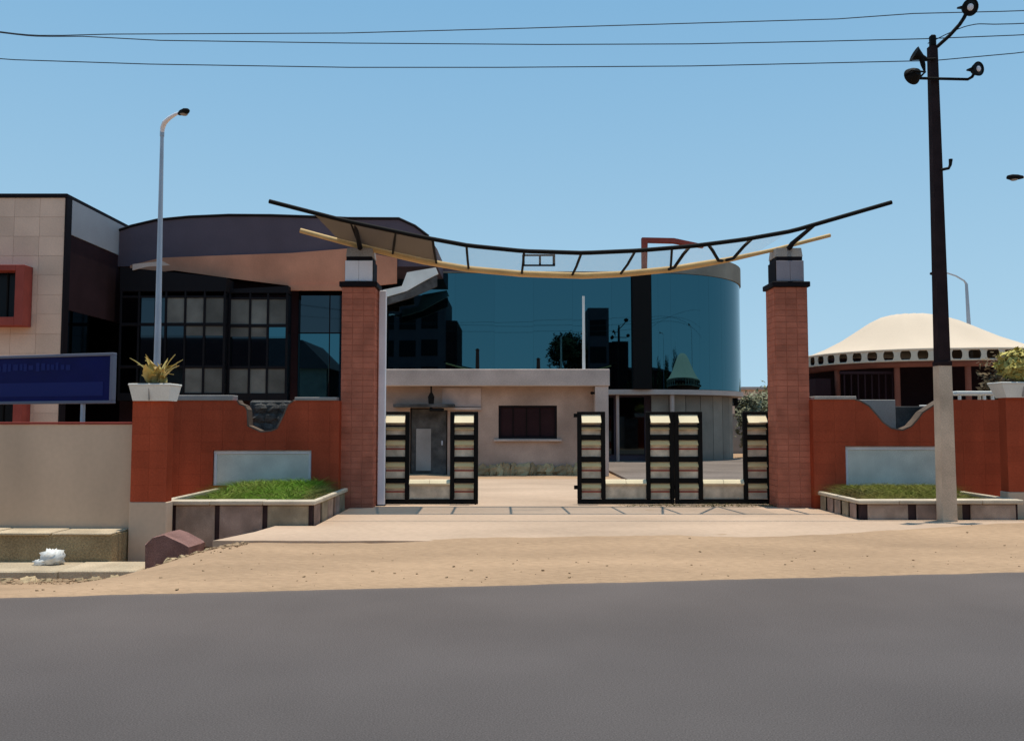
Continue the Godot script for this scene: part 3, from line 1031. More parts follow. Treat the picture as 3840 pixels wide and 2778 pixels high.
# ---------------------------------------------------------------- front wall, pillars
func tiled(parent: Node3D, outline: PackedVector2Array, hole: PackedVector2Array, z: float, w: float, h: float, y0: float) -> void:
	var lo := outline[0]
	var hi := outline[0]
	for p in outline:
		lo = lo.min(p)
		hi = hi.max(p)
	var j := 0
	var y := y0
	while y < hi.y:
		var x := lo.x
		var i := 0
		while x < hi.x - 0.02:
			var r := PackedVector2Array([Vector2(x + 0.0012, y + 0.0012), Vector2(x + w - 0.0012, y + 0.0012), Vector2(x + w - 0.0012, y + h - 0.0012), Vector2(x + 0.0012, y + h - 0.0012)])
			for a in Geometry2D.intersect_polygons(r, outline):
				var bits := [a]
				if hole.size():
					bits = Geometry2D.clip_polygons(a, hole)
				for b in bits:
					var s := Shape.new()
					s.prism(b, z + 0.001, z + 0.009 + 0.0008 * ((i * 7 + j * 3) % 3))
					build("facing_tile", s, M.red[(i * 5 + j * 3 + i * j) % 4], parent)
			x += w
			i += 1
		y += h
		j += 1


func red_wall(label: String, x0: float, x1: float, top: float, notch: Array, plaque: Array) -> Node3D:
	var z := -16.9
	var o := thing("gate_wall", label, "wall", Vector3.ZERO, 0.0, "red walls beside the gate")
	var outline := [Vector2(x0, plaque[3]), Vector2(x0, top)]
	outline.append_array(notch)
	outline.append_array([Vector2(x1, top), Vector2(x1, plaque[3])])
	var s := Shape.new()
	s.prism(PackedVector2Array(outline), z - 0.25, z)
	s.span(x0, plaque[0], -0.1, plaque[3], z - 0.25, z)
	s.span(plaque[1], x1, -0.1, plaque[3], z - 0.25, z)
	s.span(plaque[0], plaque[1], -0.1, plaque[2], z - 0.25, z)
	build("masonry", s, M.redcore, o)
	var full := PackedVector2Array([Vector2(x0, 0.3), Vector2(x0, top)])
	for p in notch:
		full.append(p)
	full.append_array([Vector2(x1, top), Vector2(x1, 0.3)])
	tiled(o, full, PackedVector2Array([Vector2(plaque[0], plaque[2]), Vector2(plaque[1], plaque[2]), Vector2(plaque[1], plaque[3]), Vector2(plaque[0], plaque[3])]), z, 0.42, 0.21, 0.3)
	# sunk granite plaque with a paler border
	var pq := build("plaque", bar(plaque[0], plaque[1], plaque[2], plaque[3], z - 0.2, z - 0.045), M.granite, o)
	build("border", bar(plaque[0], plaque[1], plaque[3] - 0.075, plaque[3] - 0.01, z - 0.044, z - 0.03, 0.004), M.granite_edge, pq)
	build("border", bar(plaque[0] + 0.01, plaque[0] + 0.06, plaque[2], plaque[3] - 0.076, z - 0.044, z - 0.03, 0.004), M.granite_edge, pq)
	build("border", bar(plaque[1] - 0.06, plaque[1] - 0.01, plaque[2], plaque[3] - 0.076, z - 0.044, z - 0.03, 0.004), M.granite_edge, pq)
	# cement lining of the notch, through the thickness of the wall
	var lin := Shape.new()
	for i in notch.size() - 1:
		var a: Vector2 = notch[i]
		var b: Vector2 = notch[i + 1]
		var up := Vector2(a.y - b.y, b.x - a.x).normalized() * 0.022
		var dn := -up * 0.3
		lin.prism(PackedVector2Array([a + dn, b + dn, b + up, a + up]), z - 0.255, z + 0.016)
	build("notch_lining", lin, M.lining, o)
	return o


func pillar(label: String, x: float, z: float, y0: float, top: float, foot: float) -> Node3D:
	var o := thing("terracotta_pillar", label, "pillar", Vector3.ZERO, 0.0, "terracotta pillars at the wall ends")
	build("shaft", bar(x - 0.285, x + 0.285, y0, top, z - 0.24, z - 0.012), M.redcore, o)
	build("base", bar(x - 0.3, x + 0.3, foot, y0 - 0.002, z - 0.26, z + 0.0, 0.01), M.beige, o)
	tiled(o, PackedVector2Array([Vector2(x - 0.285, y0), Vector2(x + 0.285, y0), Vector2(x + 0.285, top), Vector2(x - 0.285, top)]), PackedVector2Array(), z - 0.012, 0.285, 0.27, y0)
	return o


func trough(label: String, x: float, z: float, y: float, w0: float, w1: float) -> void:
	var o := thing("planter_box", label, "planter", Vector3(x, y, z), 0.0, "flared planter boxes on the pillars")
	var s := Shape.new()
	s.taper(0, -0.12, 0.0, w0, 0.34, 0.24, w1, 0.46)
	build("box", s, M.white, o)
	build("rim", bar(-w1 / 2 - 0.012, w1 / 2 + 0.012, 0.242, 0.275, -0.36, 0.12, 0.008), M.white, o)
	build("soil", bar(-w1 / 2 + 0.03, w1 / 2 - 0.03, 0.276, 0.29, -0.33, 0.09), M.soil, o)
	build("joint", bar(-0.02, -0.012, 0.01, 0.23, 0.0, 0.1), M.cement, o).rotation.x = 0.0


func front_walls() -> void:
	var notch_l := [Vector2(-5.42, 2.16), Vector2(-5.38, 2.09), Vector2(-5.27, 2.05), Vector2(-5.22, 1.97), Vector2(-5.20, 1.66), Vector2(-5.06, 1.60), Vector2(-4.94, 1.545), Vector2(-4.74, 1.56), Vector2(-4.62, 1.61), Vector2(-4.5, 1.86), Vector2(-4.41, 2.08), Vector2(-4.3, 2.16)]
	var a := red_wall("red tiled wall left of the gate with notched top and grey plaque", -6.95, -3.40, 2.16, notch_l, [-5.87, -3.94, 0.5, 1.19])
	build("coping", bar(-4.28, -3.46, 2.163, 2.23, -17.2, -16.86, 0.01), M.plaster, a)
	build("coping", bar(-6.62, -5.5, 2.163, 2.27, -17.2, -16.86, 0.01), M.plaster, a)
	var notch_r := [Vector2(6.75, 2.18), Vector2(6.86, 2.15), Vector2(7.03, 2.05), Vector2(7.16, 1.9), Vector2(7.29, 1.74), Vector2(7.46, 1.61), Vector2(7.68, 1.575), Vector2(7.86, 1.65), Vector2(8.0, 1.8), Vector2(8.09, 1.92), Vector2(8.4, 2.12), Vector2(8.5, 2.18)]
	var b := red_wall("red tiled wall right of the gate with notched top and grey plaque", 5.925, 9.6, 2.18, notch_r, [6.55, 8.5, 0.5, 1.27])
	build("coping", bar(5.96, 6.78, 2.183, 2.25, -17.2, -16.86, 0.01), M.cement, b)
	# stones behind the notches
	var s := Shape.new()
	s.span(-5.3, -4.52, 0.0, 2.18, -17.75, -17.3, 0.04)
	for k in 9:
		s.lump(Vector3(-5.15 + 0.24 * (k % 3) + 0.04 * (k / 3), 1.62 + 0.2 * (k / 3), -17.32), Vector3(0.14, 0.11, 0.08), bumpy, 0.5, 6, 9)
	tag(build("rough_stone_pier", s, M.roughstone, self), "rough dark stone pier filling the notch of the left red wall", "pier")
	var p := thing("plaster_screen", "smooth grey plaster screen filling the notch of the right wall", "screen")
	build("panel", bar(6.9, 7.72, 0.0, 2.19, -17.4, -17.25, 0.01), M.plaster, p)
	build("dark_return", bar(7.723, 8.6, 0.0, 2.06, -17.6, -17.4, 0.01), M.roughstone, p)

	pillar("terracotta pillar between beige boundary wall and left planter", -5.815, -13.78, 0.46, 2.07, -0.55)
	trough("pale flared planter box with dried yellow plant on left pillar", -5.79, -13.78, 2.073, 0.58, 0.66)
	pillar("terracotta pillar at the far end of the right planter", 9.1, -15.3, 0.5, 2.17, -0.1)
	trough("pale flared planter box with olive hedge on right pillar", 9.1, -15.3, 2.173, 0.6, 0.80)

	# dried plant: long strap leaves
	var d := thing("dried_plant", "dried yellow plant with broad strap leaves in left planter box", "plant", Vector3(-5.79, 2.36, -13.86))
	var kinds := []
	for q in 3:
		var l := Shape.new()
		var prev := []
		for i in 8:
			var t := i / 7.0
			var c := Vector3(0.26 * t * t + 0.06 * t, 0.42 * t - 0.16 * t * t * (q * 0.7 + 0.4), 0)
			var w := (0.028 + 0.03 * sin(PI * minf(t * 1.1 + 0.1, 1.0))) * (1.0 - pow(t, 5.0) * 0.9)
			var cur := [c + Vector3(0, 0.012, -w), c, c + Vector3(0, 0.012, w)]
			if i:
				for e in 2:
					l.quad(prev[e], prev[e + 1], cur[e + 1], cur[e], Vector3(-0.5, 1, 0))
			prev = cur
		kinds.append(l.mesh())
	for k in 34:
		var o := put("leaf", kinds[k % 3], M.leaf[[0, 1, 0, 2, 3, 0, 1][k % 7]], d, Vector3(rng.randf_range(-0.08, 0.2), -0.01, rng.randf_range(-0.1, 0.1)))
		o.rotation = Vector3(rng.randf_range(-0.5, 0.5), TAU * k / 34.0 * 3.0 + rng.randf(), rng.randf_range(-0.1, 0.5))
		o.scale = Vector3.ONE * rng.randf_range(0.75, 1.2)
	var broad := put("leaf", kinds[0], M.leaf[0], d, Vector3(-0.1, 0, 0.1))
	broad.rotation = Vector3(1.2, PI, 0.2)
	broad.scale = Vector3(0.95, 0.95, 1.5)

	leafy("clipped_hedge", "clipped olive hedge block filling the right planter box", "hedge", Vector3(9.3, 2.44, -15.4), Vector3(1.0, 0.58, 0.5), 6500, [0.52, 0.44, 0.14], "", 0.02)
	leafy("dry_shrub", "sparse brown twiggy shrub on the terrace beside the clipped hedge", "shrub", Vector3(11.2, 1.68, -19.6), Vector3(1.0, 1.3, 0.8), 700, [0.17, 0.12, 0.07], "", 0.3)

	# the beige boundary wall
	var w := thing("boundary_wall", "plain beige boundary wall with thin red coping, left of the pillar", "wall")
	build("wall", bar(-22.0, -6.12, 0.0, 1.695, -14.15, -13.92), M.beige, w)
	build("coping", bar(-22.0, -6.11, 1.698, 1.735, -14.17, -13.9, 0.006), M.redframe, w)
	build("plinth", bar(-22.0, -6.14, -0.6, -0.002, -14.15, -13.3), M.plinth, w)
	for k in 9:
		var x := -6.16 - k * 0.93
		if k == 3:
			continue
		build("plinth_slab", bar(x - 0.9, x, 0.001, 0.03 + 0.008 * (k % 3), -13.9, -13.27 + 0.015 * (k % 2), 0.01), M.kerb, w)

	# blue sign on posts behind the wall, turned a little away
	var g := thing("blue_signboard", "wide dark blue signboard in pale metal frame above the boundary wall", "sign", Vector3(-6.78, 0, -14.5), -0.3)
	build("board", bar(-4.0, 0.0, 2.08, 2.88, -0.05, 0.0, 0.004), M.blue, g)
	for k in [[-4.03, 0.03, 2.86, 2.91], [-4.03, 0.03, 2.05, 2.1], [-0.03, 0.03, 2.101, 2.859], [-4.03, -3.97, 2.101, 2.859]]:
		build("frame", bar(k[0], k[1], k[2], k[3], -0.07, 0.025, 0.006), M.sign_frame, g)
	for x in [-0.62, -3.4]:
		build("post", bar(x - 0.03, x + 0.03, 0.0, 2.05, -0.06, 0.0, 0.006), M.galv, g)
	# faded line of print: worn strokes too weak to read
	var pr := Shape.new()
	var x := -3.8
	while x < -0.85:
		var wd := rng.randf_range(0.05, 0.11)
		pr.span(x, x + wd, 2.62 + rng.randf_range(0, 0.03), 2.77 - rng.randf_range(0, 0.05), 0.002, 0.004)
		x += wd + rng.randf_range(0.02, 0.06)
	pr.span(-3.8, -0.18, 2.18, 2.42, 0.002, 0.004)
	build("faded_print", pr, M.blue_print, g)


# ---------------------------------------------------------------- gate columns, canopy, gates
func gate_column(label: String, x0: float, z: float, box_mat: Material, inner: int) -> void:
	var w := 0.66
	var dp := 0.6
	var cx := x0 + w / 2
	var cz := z - dp / 2
	var o := thing("gate_column", label, "column", Vector3.ZERO, 0.0, "tall columns carrying the gate canopy")
	build("core", bar(x0 + 0.006, x0 + w - 0.006, -0.1, 4.45, z - dp + 0.006, z - 0.006), M.mortar, o)
	var pw := w / 3.0
	var ph := 4.45 / 38.0
	var front := bar(-pw / 2 + 0.003, pw / 2 - 0.003, 0.003, ph - 0.003, -0.012, 0.002, 0.003).mesh()
	var pd := (dp - 0.03) / 3.0
	var flank := bar(-0.012, 0.002, 0.003, ph - 0.003, -pd / 2 + 0.003, pd / 2 - 0.003, 0.003).mesh()
	var rest := Shape.new()
	for j in 38:
		for i in 3:
			var t := put("brick", front, M.brick[rng.randi() % 5], o, Vector3(x0 + pw * (i + 0.5), j * ph, z + rng.randf_range(-0.002, 0.002)))
			t.rotation.y = rng.randf_range(-0.006, 0.006)
			var fz := z - 0.015 - pd * (i + 0.5)
			var s := put("brick", flank, M.brick[rng.randi() % 5], o, Vector3(x0 + w if inner > 0 else x0, j * ph, fz))
			if inner < 0:
				s.rotation.y = PI
			var ox := x0 - 0.002 if inner > 0 else x0 + w - 0.01
			rest.span(ox, ox + 0.012, j * ph + 0.004, (j + 1) * ph - 0.004, fz - pd / 2 + 0.004, fz + pd / 2 - 0.004)
			rest.span(x0 + pw * i + 0.004, x0 + pw * (i + 1) - 0.004, j * ph + 0.004, (j + 1) * ph - 0.004, z - dp - 0.002, z - dp + 0.011)
	build("brickwork", rest, M.brick[0], o).set_meta("kind", "stuff")
	build("cap_slab", bar(x0 - 0.05, x0 + w + 0.05, 4.453, 4.56, z - dp - 0.05, z + 0.05, 0.012), M.darktrim, o)
	build("capital", bar(cx - 0.285, cx + 0.285, 4.562, 5.0, cz - 0.26, cz + 0.26, 0.01), M.darktrim, o)
	for k in 2:
		build("capital_tile", bar(cx - 0.275 + k * 0.277, cx - 0.002 + k * 0.277, 4.575, 4.99, cz + 0.262, cz + 0.285, 0.004), box_mat, o)
	build("neck", bar(cx - 0.26, cx + 0.26, 5.002, 5.08, cz - 0.24, cz + 0.26, 0.01), M.darktrim, o)
	var s := Shape.new()
	s.taper(cx, cz, 5.082, 0.54, 0.5, 5.26, 0.5, 0.46)
	build("head_block", s, M.cement, o)


func gateway() -> void:
	gate_column("tall brick column left of the driveway with white tiled capital", -3.42, -17.1, M.white_tile, 1)
	gate_column("tall brick column right of the driveway with grey tiled capital", 5.28, -17.1, M.grey_tile, -1)
	var p := thing("gate_post", "slim pale painted post standing against the left brick column", "post", Vector3(-2.66, 0, -17.55))
	build("post", bar(-0.07, 0.07, 0.05, 4.44, -0.07, 0.07, 0.008), M.white_tile, p)
	build("foot_plate", bar(-0.09, 0.09, 0.05, 0.07, -0.09, 0.09), M.steel, p)

	# canopy: two sagging beams with sheets between
	var o := thing("gate_canopy", "sagging canopy of dark and tan beams with translucent sheets over the gate", "canopy")
	var up := [Vector2(-4.6, 5.91), Vector2(-3.14, 5.53), Vector2(-1.68, 5.22), Vector2(-0.82, 5.06), Vector2(0.22, 4.955), Vector2(1.35, 4.92), Vector2(2.38, 4.965), Vector2(3.4, 5.05), Vector2(4.4, 5.18), Vector2(5.3, 5.34), Vector2(7.19, 5.89)]
	var lo := [Vector2(-4.35, 5.67), Vector2(-3.44, 5.42), Vector2(-2.67, 5.23), Vector2(-1.82, 5.03), Vector2(-0.89, 4.87), Vector2(0.21, 4.77), Vector2(1.47, 4.73), Vector2(2.24, 4.765), Vector2(3.3, 4.87), Vector2(4.43, 5.06), Vector2(5.34, 5.26), Vector2(6.54, 5.57)]
	var cu := Curve2D.new()
	var cl := Curve2D.new()
	for pr in [[up, cu], [lo, cl]]:
		var pts: Array = pr[0]
		for i in pts.size():
			var t: Vector2 = (pts[mini(i + 1, pts.size() - 1)] - pts[maxi(i - 1, 0)]) / 6.0
			pr[1].add_point(pts[i], -t, t)
	var at_x := func(c: Curve2D, x: float) -> float:
		var q := c.get_baked_points()
		for i in q.size() - 1:
			if q[i + 1].x >= x:
				return lerpf(q[i].y, q[i + 1].y, clampf((x - q[i].x) / maxf(q[i + 1].x - q[i].x, 1e-5), 0, 1))
		return q[q.size() - 1].y
	var zu := -16.0
	var zl := -17.4
	var a := []
	var b := []
	for k in 61:
		var x := lerpf(-4.6, 7.19, k / 60.0)
		a.append(Vector3(x, at_x.call(cu, x), zu))
		x = lerpf(-4.35, 6.54, k / 60.0)
		b.append(Vector3(x, at_x.call(cl, x), zl))
	build("upper_beam", pipe(a, [0.042], 8), M.steel, o)
	var thick := []
	for k in 61:
		thick.append(0.065 - 0.015 * smoothstep(12.0, 2.0, k) - 0.026 * smoothstep(44.0, 54.0, k))
	build("lower_beam", pipe(b, thick, 10), M.tan, o)
	# sheets, one panel between each pair of struts
	var st := [[-3.75, -3.6], [-3.05, -3.1], [-2.2, -2.45], [-1.5, -1.55], [-0.86, -0.89], [0.23, 0.2], [1.31, 1.23], [2.33, 2.22], [3.02, 3.25], [3.7, 4.3], [5.2, 5.1]]
	for i in st.size() - 1:
		var m: Material = M.sheet_dark if i < 3 else (M.sheet if i < 8 else M.sheet_clear)
		var s := Shape.new()
		for k in 8:
			var q := []
			for e in [k / 8.0, (k + 1) / 8.0]:
				var xu := lerpf(st[i][0] + 0.02, st[i + 1][0] - 0.02, e)
				var xl := lerpf(st[i][1] + 0.02, st[i + 1][1] - 0.02, e)
				q.append(Vector3(xu, at_x.call(cu, xu) - 0.03, zu))
				q.append(Vector3(xl, at_x.call(cl, xl) + 0.045, zl))
			s.quad(q[0], q[2], q[3], q[1], Vector3.UP)
			var dn := Vector3(0, -0.008, 0)
			s.quad(q[0] + dn, q[2] + dn, q[3] + dn, q[1] + dn, Vector3.DOWN)
		build("roof_sheet", s, m, o)
	for k in range(1, st.size()):
		if k >= 9:
			continue
		var xu: float = st[k][0]
		var xl: float = st[k][1]
		var q0 := Vector3(xu, at_x.call(cu, xu), zu)
		var q1 := Vector3(xl, at_x.call(cl, xl), zl)
		build("strut", pipe([q0, q0.lerp(q1, 0.5) + Vector3(0, -0.03, 0), q1], [0.026], 6), M.steel, o)
	for k in [[3.36, 3.2], [3.7, 4.32], [4.55, 4.38]]:
		var q0 := Vector3(k[0], at_x.call(cu, k[0]), zu)
		var q1 := Vector3(k[1], at_x.call(cl, k[1]), zl)
		build("curved_brace", pipe([q0, q0.lerp(q1, 0.3) + Vector3(0, -0.02, 0), q0.lerp(q1, 0.7) + Vector3(0, -0.09, 0), q1], [0.032], 6), M.steel, o)
	for x in [-3.09, 5.61]:
		build("bracket", pipe([Vector3(x, 5.2, -17.35), Vector3(x + 0.02, 5.32, -17.0), Vector3(x + 0.12, at_x.call(cu, x + 0.12), zu)], [0.06, 0.05, 0.035], 6), M.steel2, o)
	# small framed fitting hung between the beams
	var f := Shape.new()
	for e in [[0.2, 0.25, 4.83, 5.0], [0.53, 0.57, 4.83, 5.0], [0.8, 0.85, 4.83, 5.0]]:
		f.span(e[0], e[1], e[2], e[3], -16.72, -16.68)
	f.span(0.2, 0.85, 4.8, 4.83, -16.72, -16.68)
	f.span(0.2, 0.85, 5.0, 5.03, -16.72, -16.68)
	build("fitting_frame", f, M.steel2, o)

	gate_leaf("steel gate leaf hung beside the left brick column, standing closed", -2.70)
	gate_leaf("middle steel gate leaf, its left edge on the driveway opening", 1.35)
	gate_leaf("steel gate leaf hung from the right brick column", 3.36)


func gate_leaf(label: String, x0: float) -> void:
	var w := 2.0
	var z := -17.8
	var o := thing("gate_leaf", label, "gate", Vector3(x0, 0.06, z), 0.0, "steel gate leaves")
	var top := 1.9
	var lad := 0.58
	build("bottom_rail", bar(0.0, w, 0.0, 0.1, -0.03, 0.03, 0.006), M.steel, o)
	for side in [0.0, w - lad]:
		for sx in [side, side + lad - 0.09]:
			build("stile", bar(sx, sx + 0.09, 0.101, top, -0.035, 0.035, 0.008), M.steel, o)
		build("top_rail", bar(side + 0.091, side + lad - 0.091, top - 0.06, top, -0.035, 0.0, 0.006), M.steel, o)
		var bx0: float = side + 0.091
		var bx1: float = side + lad - 0.091
		for y in [0.42, 0.86, 1.31]:
			build("rung", bar(bx0, bx1, y, y + 0.11, -0.035, 0.012, 0.006), M.steel, o)
		for y in [1.585]:
			build("thin_rung", bar(bx0, bx1, y, y + 0.04, -0.025, 0.03, 0.004), M.steel2, o)
		# pale pressed sheet in every cell: a lip that leans to the sky over an upright sheet
		for c in [[0.1, 0.42], [0.53, 0.86], [0.97, 1.31], [1.42, 1.585], [1.625, 1.84]]:
			var y0: float = c[0] + 0.003
			var y1: float = c[1] - 0.003
			var lip: float = (y1 - y0) * (0.8 if c[0] > 1.6 else 0.3)
			var out := 0.13 if c[0] > 1.6 else 0.05
			var s := Shape.new()
			s.quad(Vector3(bx0, y1, -0.025), Vector3(bx1, y1, -0.025), Vector3(bx1, y1 - lip, out), Vector3(bx0, y1 - lip, out), Vector3(0, 1, 1))
			s.quad(Vector3(bx0, y1 - lip, out), Vector3(bx1, y1 - lip, out), Vector3(bx1, y1 - lip - 0.004, -0.02), Vector3(bx0, y1 - lip - 0.004, -0.02), Vector3.DOWN)
			build("pressed_lip", s, M.cream if c[0] > 1.6 else M.warm, o)
			build("cell_sheet", bar(bx0, bx1, y0, y1 - lip - 0.002, -0.022, -0.012), M.taupe, o)
			if c[1] - c[0] > 0.25:
				build("thin_rung", bar(bx0, bx1, y0 + (y1 - y0) * 0.42, y0 + (y1 - y0) * 0.42 + 0.03, -0.0115, 0.0, 0.003), M.redframe, o)
	# low middle panel with a white bar on top
	var m0 := lad + 0.001
	var m1 := w - lad - 0.001
	build("kick_panel", bar(m0, m1, 0.102, 0.39, -0.014, -0.004), M.taupe, o)
	for e in [[m0, (m0 + m1) / 2 - 0.004], [(m0 + m1) / 2 + 0.004, m1]]:
		var wb := Shape.new()
		var prof := [Vector2(0.50, -0.02), Vector2(0.49, 0.01), Vector2(0.425, 0.06), Vector2(0.393, 0.05), Vector2(0.393, -0.02)]
		for k in 5:
			var p: Vector2 = prof[k]
			var q: Vector2 = prof[(k + 1) % 5]
			wb.quad(Vector3(e[0], p.x, p.y), Vector3(e[1], p.x, p.y), Vector3(e[1], q.x, q.y), Vector3(e[0], q.x, q.y), Vector3(0, (p.x + q.x) / 2 - 0.44, (p.y + q.y) / 2 - 0.03))
		for x in e:
			wb.quad(Vector3(x, 0.50, -0.02), Vector3(x, 0.49, 0.01), Vector3(x, 0.425, 0.06), Vector3(x, 0.393, -0.02), Vector3(1 if x == e[1] else -1, 0, 0))
		build("white_bar", wb, M.cream, o)
	build("drop_bolt", pipe([Vector3(w - 0.05, -0.1, 0.05), Vector3(w - 0.05, 0.5, 0.05)], [0.018], 6), M.steel, o)
	for y in [0.3, 1.78]:
		build("hinge", bar(-0.07, 0.0, y, y + 0.08, -0.02, 0.02, 0.005), M.steel, o)


# ---------------------------------------------------------------- planters and grass
func planter(label: String, x0: float, x1: float, front: Array, inner: int, zf: float, lift: float) -> void:
	var zb := -16.88
	var o := thing("stone_planter", label, "planter", Vector3.ZERO, 0.0, "raised stone planters beside the gate")
	o.position.y = lift
	var s := Shape.new()
	s.span(x0 + 0.03, x1 - 0.03, -0.35, 0.38, zf - 0.2, zf - 0.03)
	s.span(x0 + 0.03, x0 + 0.2, -0.35, 0.38, zb, zf - 0.201)
	s.span(x1 - 0.2, x1 - 0.03, -0.35, 0.38, zb, zf - 0.201)
	build("kerb_wall", s, M.stone_dark, o)
	var k := 0
	for f in front:
		var b := bar(f[0], f[1], -0.3, 0.375, zf - 0.028, zf + 0.0 + 0.012 * (k % 2), 0.015)
		build("stone_panel", b, M.stone_panel[k % 3], o)
		k += 1
	var pw := (zf - 0.12 - zb) / 5.0
	for i in 5:
		var z0 := zf - 0.12 - i * pw
		var sx := x1 if inner > 0 else x0
		build("stone_panel", bar(sx - 0.028, sx + 0.01 * (i % 2), -0.3, 0.375, z0 - pw + 0.1, z0, 0.012), M.stone_panel[(i + 1) % 3], o)
	# coping stones
	var n := int(ceil((x1 - x0) / 0.85))
	for i in n:
		var a := lerpf(x0 - 0.04, x1 + 0.04, float(i) / n)
		var b2 := lerpf(x0 - 0.04, x1 + 0.04, float(i + 1) / n)
		build("coping_stone", bar(a + 0.003, b2 - 0.003, 0.383, 0.455 + rng.randf_range(-0.006, 0.006), zf - 0.24, zf + 0.05, 0.012), M.coping, o)
	var cw := (zf - 0.245 - zb) / 3.0
	for sx in [x0, x1]:
		for i in 3:
			var z0 := zf - 0.245 - i * cw
			build("coping_stone", bar(sx - 0.05 if sx == x1 else sx - 0.04, sx + 0.04 if sx == x1 else sx + 0.05, 0.383, 0.453, z0 - cw + 0.01, z0, 0.012), M.coping, o)
	# soil heaped against the wall
	var soil := Shape.new()
	var pt := func(i: int, j: int) -> Vector3:
		var u := i / 24.0
		var v := j / 12.0
		var x := lerpf(x0 + 0.2, x1 - 0.2, u)
		var z := lerpf(zf - 0.2, zb, v)
		var edge := minf(minf(u, 1.0 - u) * 8.0, 1.0)
		return Vector3(x, 0.34 + edge * (0.17 * smoothstep(0.0, 0.7, v)) + 0.05 * bumpy.get_noise_2d(x * 30.0, z * 30.0), z)
	for i in 24:
		for j in 12:
			soil.quad(pt.call(i, j), pt.call(i + 1, j), pt.call(i + 1, j + 1), pt.call(i, j + 1), Vector3.UP)
	build("soil", soil, M.soil, o)


func grass(called: String, label: String, area: Callable, count: int, green: Array, dry: Array) -> void:
	var blade := Shape.new()
	blade.tri(Vector3(-0.006, 0, 0), Vector3(0.006, 0, 0), Vector3(0.004, 0.5, 0.1), Vector3(0, 0.3, 1), Vector3(0, 0.3, 1), Vector3(0, 0.3, 1))
	blade.tri(Vector3(-0.006, 0, 0), Vector3(0.004, 0.5, 0.1), Vector3(-0.004, 0.5, 0.1), Vector3(0, 0.3, 1), Vector3(0, 0.3, 1), Vector3(0, 0.3, 1))
	blade.tri(Vector3(-0.004, 0.5, 0.1), Vector3(0.004, 0.5, 0.1), Vector3(0, 1.0, 0.38), Vector3(0, 0.5, 1), Vector3(0, 0.5, 1), Vector3(0, 0.5, 1))
	var mm := MultiMesh.new()
	mm.transform_format = MultiMesh.TRANSFORM_3D
	mm.use_colors = true
	mm.mesh = blade.mesh()
	mm.instance_count = count
	for k in count:
		var p: Array = area.call(rng.randf(), rng.randf())
		var t := Basis(Vector3.UP, rng.randf() * TAU) * Basis(Vector3.RIGHT, rng.randf_range(-0.2, 0.3))
		t = t.scaled(Vector3(1.3, p[1] * rng.randf_range(0.6, 1.25), p[1] * 1.2))
		mm.set_instance_transform(k, Transform3D(t, p[0]))
		var d: float = clampf(p[2] + rng.randf_range(-0.25, 0.25), 0, 1)
		var f := rng.randf_range(0.7, 1.25)
		mm.set_instance_color(k, Color(lerpf(green[0], dry[0], d) * f, lerpf(green[1], dry[1], d) * f, lerpf(green[2], dry[2], d) * f))
	var o := MultiMeshInstance3D.new()
	o.name = called
	o.multimesh = mm
	o.material_override = M.blade
	add_child(o, true)
	o.set_meta("kind", "stuff")
	tag(o, label, "grass")


func planters() -> void:
	planter("stone planter with three pale front panels before the left red wall", -5.75, -3.25, [[-5.5, -4.86], [-4.78, -4.08], [-4.0, -3.33]], 1, -14.12, 0.0)
	planter("stone planter with mossy front panels behind the concrete pole", 6.02, 8.8, [[6.16, 6.86], [7.0, 7.36], [7.56, 7.8], [7.94, 8.72]], -1, -14.95, -0.06)
	grass("planter_grass", "bright green grass in the planter before the left red wall", func(u: float, v: float) -> Array:
		var x := lerpf(-5.38, -3.42, u)
		var z := lerpf(-14.4, -16.85, v)
		var y := 0.33 + minf(minf(u, 1.0 - u) * 8.0, 1.0) * 0.17 * smoothstep(0.0, 0.7, v)
		return [Vector3(x, y, z), 0.13 + 0.05 * bumpy.get_noise_2d(x * 20.0, z * 20.0) if u < 0.86 else 0.09, 0.15 + 0.5 * bumpy.get_noise_2d(x * 12.0, z * 8.0) + (0.6 if u > 0.86 else 0.0)]
		, 9000, [0.17, 0.36, 0.035], [0.42, 0.30, 0.14])
	grass("planter_grass_001", "dull green grass in the planter behind the concrete pole", func(u: float, v: float) -> Array:
		var x := lerpf(6.22, 8.42, u)
		var z := lerpf(-15.2, -16.85, v)
		var y := 0.27 + minf(minf(u, 1.0 - u) * 8.0, 1.0) * 0.17 * smoothstep(0.0, 0.7, v)
		return [Vector3(x, y, z), 0.11 + 0.04 * bumpy.get_noise_2d(x * 20.0, z * 20.0), 0.45 - 0.35 * v + 0.4 * bumpy.get_noise_2d(x * 12.0, z * 8.0) + (0.4 if u < 0.12 else 0.0)]
		, 9000, [0.19, 0.25, 0.04], [0.36, 0.26, 0.11])
	grass("gate_weeds", "sparse weeds along the foot of the right gate leaves", func(u: float, v: float) -> Array:
		var x := lerpf(2.2, 5.3, u)
		return [Vector3(x, 0.05, -17.5 + 0.3 * v * v), 0.05 + 0.04 * bumpy.get_noise_2d(x * 30.0, 2.0), 0.6]
		, 500, [0.10, 0.12, 0.04], [0.22, 0.17, 0.08])


